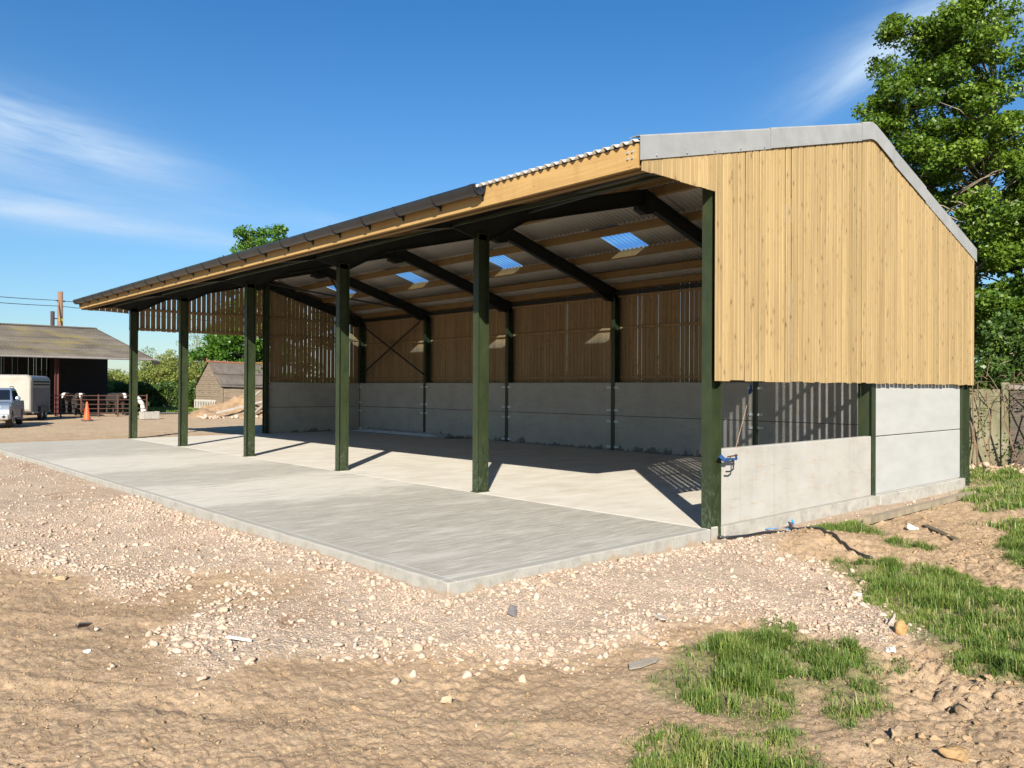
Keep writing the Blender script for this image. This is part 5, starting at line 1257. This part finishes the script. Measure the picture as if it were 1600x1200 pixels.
# ------------------------------------------------------------------ pole and wires
pl = thing('utility_pole', 'wooden utility pole with yellow tag rising behind the cattle barn roof', 'pole', (12.74, 89.2, 0))
M_pole = simple('brown pole wood', (.24, .14, .085), (.15, .09, .06), 4, .9, map3=(1, 1, .2))
mb = MB(); mb.tube([(0, 0, 0), (0, 0, 11.9)], [.32, .26], 12); mb.build('shaft', M_pole, pl, smooth=True)
mb = MB(); mb.box(-.17, .17, -.34, -.30, 8.7, 9.0); mb.build('tag', simple('yellow plate', (.45, .36, .05), None, 3, .6), pl)
mb = MB(); mb.tube([(-.72, 0, 3), (-.72, 0, 9.75)], [.2, .2], 10); mb.bar((-.72, 0, 9.0), (0, 0, 9.0), .12, .12); mb.build('stay_post', simple('dark pole wood', (.07, .045, .04), None, 3, .9), pl)
mb = MB(); mb.bar((-.5, -.2, 10.9), (.5, .2, 10.9), .1, .12); mb.build('cross_arm', M_pole, pl)
wr = thing('power_line', 'pair of thin black overhead wires running to the utility pole', 'wire', (0, 0, 0))
for z0, z1, z2 in ((9.2, 10.95, 12.9), (8.85, 10.35, 12.2)):
    P = []
    for i in range(17): u = i/16; P.append((-22+34.74*u, 48+41.2*u, z0*(1-u)+z1*u-3.0*u*(1-u)))
    for i in range(1, 17): u = i/16; P.append((12.74+40*u, 89.2+28*u, z1*(1-u)+z2*u-1.2*u*(1-u)))
    mb = MB(); mb.tube(P, .032, 5); mb.build('wire', M_black, wr)

# ------------------------------------------------------------------ sky, sun, camera
EL = math.radians(29.6); SUNAZ = math.radians(45.5)         # light travels towards +x +y
w = bpy.data.worlds.new('World'); sc.world = w; w.use_nodes = True; w.node_tree.nodes.clear(); t = NT(w.node_tree)
sky = t.node('ShaderNodeTexSky', sky_type='NISHITA'); sky.sun_disc = False; sky.sun_elevation = EL
sun_dir = Vector((-math.cos(SUNAZ)*math.cos(EL), -math.sin(SUNAZ)*math.cos(EL), math.sin(EL)))
sky.sun_rotation = math.atan2(sun_dir.x, sun_dir.y); sky.air_density = 1.0; sky.dust_density = .35; sky.ozone_density = 1.6; sky.altitude = 50
dirv = t.node('ShaderNodeTexCoord').outputs['Generated']
s = t.node('ShaderNodeSeparateXYZ', {0: dirv}); az = t.math('ARCTAN2', s.outputs[1], s.outputs[0]); el = t.math('ARCSINE', s.outputs[2])
cl = None
CLOUDS = [(1.44, .268, -.12, .15, .040, 1.3), (1.31, .256, -.12, .11, .019, 1.0), (1.40, .190, -.02, .17, .020, .95), (1.27, .176, -.08, .15, .0105, .95), (1.13, .205, -.1, .2, .018, .3),
          (.38, .372, .40, .11, .026, .8), (.27, .395, .15, .14, .036, 1.1), (.43, .345, .55, .08, .014, .5), (2.4, .3, .1, .5, .08, .8), (-.8, .4, -.1, .5, .1, .7)]
for (a0, e0, th, la, le, stg) in CLOUDS:
    da = t.math('SUBTRACT', az, a0); de = t.math('SUBTRACT', el, e0)
    u = t.math('ADD', t.math('MULTIPLY', da, -math.cos(th)), t.math('MULTIPLY', de, math.sin(th))); v = t.math('ADD', t.math('MULTIPLY', da, math.sin(th)), t.math('MULTIPLY', de, math.cos(th)))
    vec = t.node('ShaderNodeCombineXYZ', {0: t.math('MULTIPLY', u, 5), 1: t.math('MULTIPLY', v, 34), 2: a0*9}).outputs[0]
    n = t.noise(vec, 1.0, 6, .6, .5)
    d = t.math('ADD', t.math('POWER', t.math('ABSOLUTE', t.math('DIVIDE', u, la)), 2), t.math('POWER', t.math('ABSOLUTE', t.math('DIVIDE', v, le)), 2))
    g = t.math('EXPONENT', t.math('MULTIPLY', d, -1)); m = t.math('MULTIPLY', t.math('MULTIPLY', g, stg), t.ramp(n, [(.30, .12), (.66, 1)]))
    cl = m if cl is None else t.math('ADD', cl, m)
cl = t.math('MULTIPLY', cl, .82, clamp=True)
SKYTINT = t.ramp(s.outputs[2], [(0, (.74, .84, .95)), (.18, (.58, .93, 1.19)), (.43, (.33, .84, 1.26)), (1, (.30, .76, 1.2))])
sk = t.mix(1, sky.outputs[0], SKYTINT, 'MULTIPLY')
col = t.mix(cl, sk, (5.0, 6.6, 8.6))
bg = t.node('ShaderNodeBackground', {'Color': col, 'Strength': .055}); out = t.node('ShaderNodeOutputWorld'); t.l.new(bg.outputs[0], out.inputs[0])
sd = bpy.data.lights.new('sun', 'SUN'); sd.energy = 5.0; sd.angle = math.radians(.5); sd.color = (1, .93, .82)
so = bpy.data.objects.new('sun', sd); COL.objects.link(so); so.rotation_euler = (-sun_dir).to_track_quat('-Z', 'Y').to_euler(); so.location = (-20, -20, 20)

cam = bpy.data.cameras.new('camera'); cam.lens = 28.0; cam.sensor_width = 36; cam.clip_end = 6000; cam.clip_start = .1
co = bpy.data.objects.new('camera', cam); COL.objects.link(co)
yaw, pitch, roll = .8292, .0050, .0049
f = Vector((math.cos(yaw)*math.cos(pitch), math.sin(yaw)*math.cos(pitch), math.sin(pitch))); r = Vector((math.sin(yaw), -math.cos(yaw), 0)); u = r.cross(f)
r2 = r*math.cos(roll)+u*math.sin(roll); u2 = u*math.cos(roll)-r*math.sin(roll)
co.matrix_world = Matrix(((r2.x, u2.x, -f.x, -9.058), (r2.y, u2.y, -f.y, -6.010), (r2.z, u2.z, -f.z, 1.851), (0, 0, 0, 1)))
sc.camera = co
sc.view_settings.view_transform = 'Standard'; sc.view_settings.look = 'None'; sc.view_settings.gamma = 1; sc.view_settings.exposure = 1.05
sc.render.engine = 'CYCLES'; sc.cycles.max_bounces = 8; sc.cycles.transparent_max_bounces = 12; sc.cycles.use_denoising = True
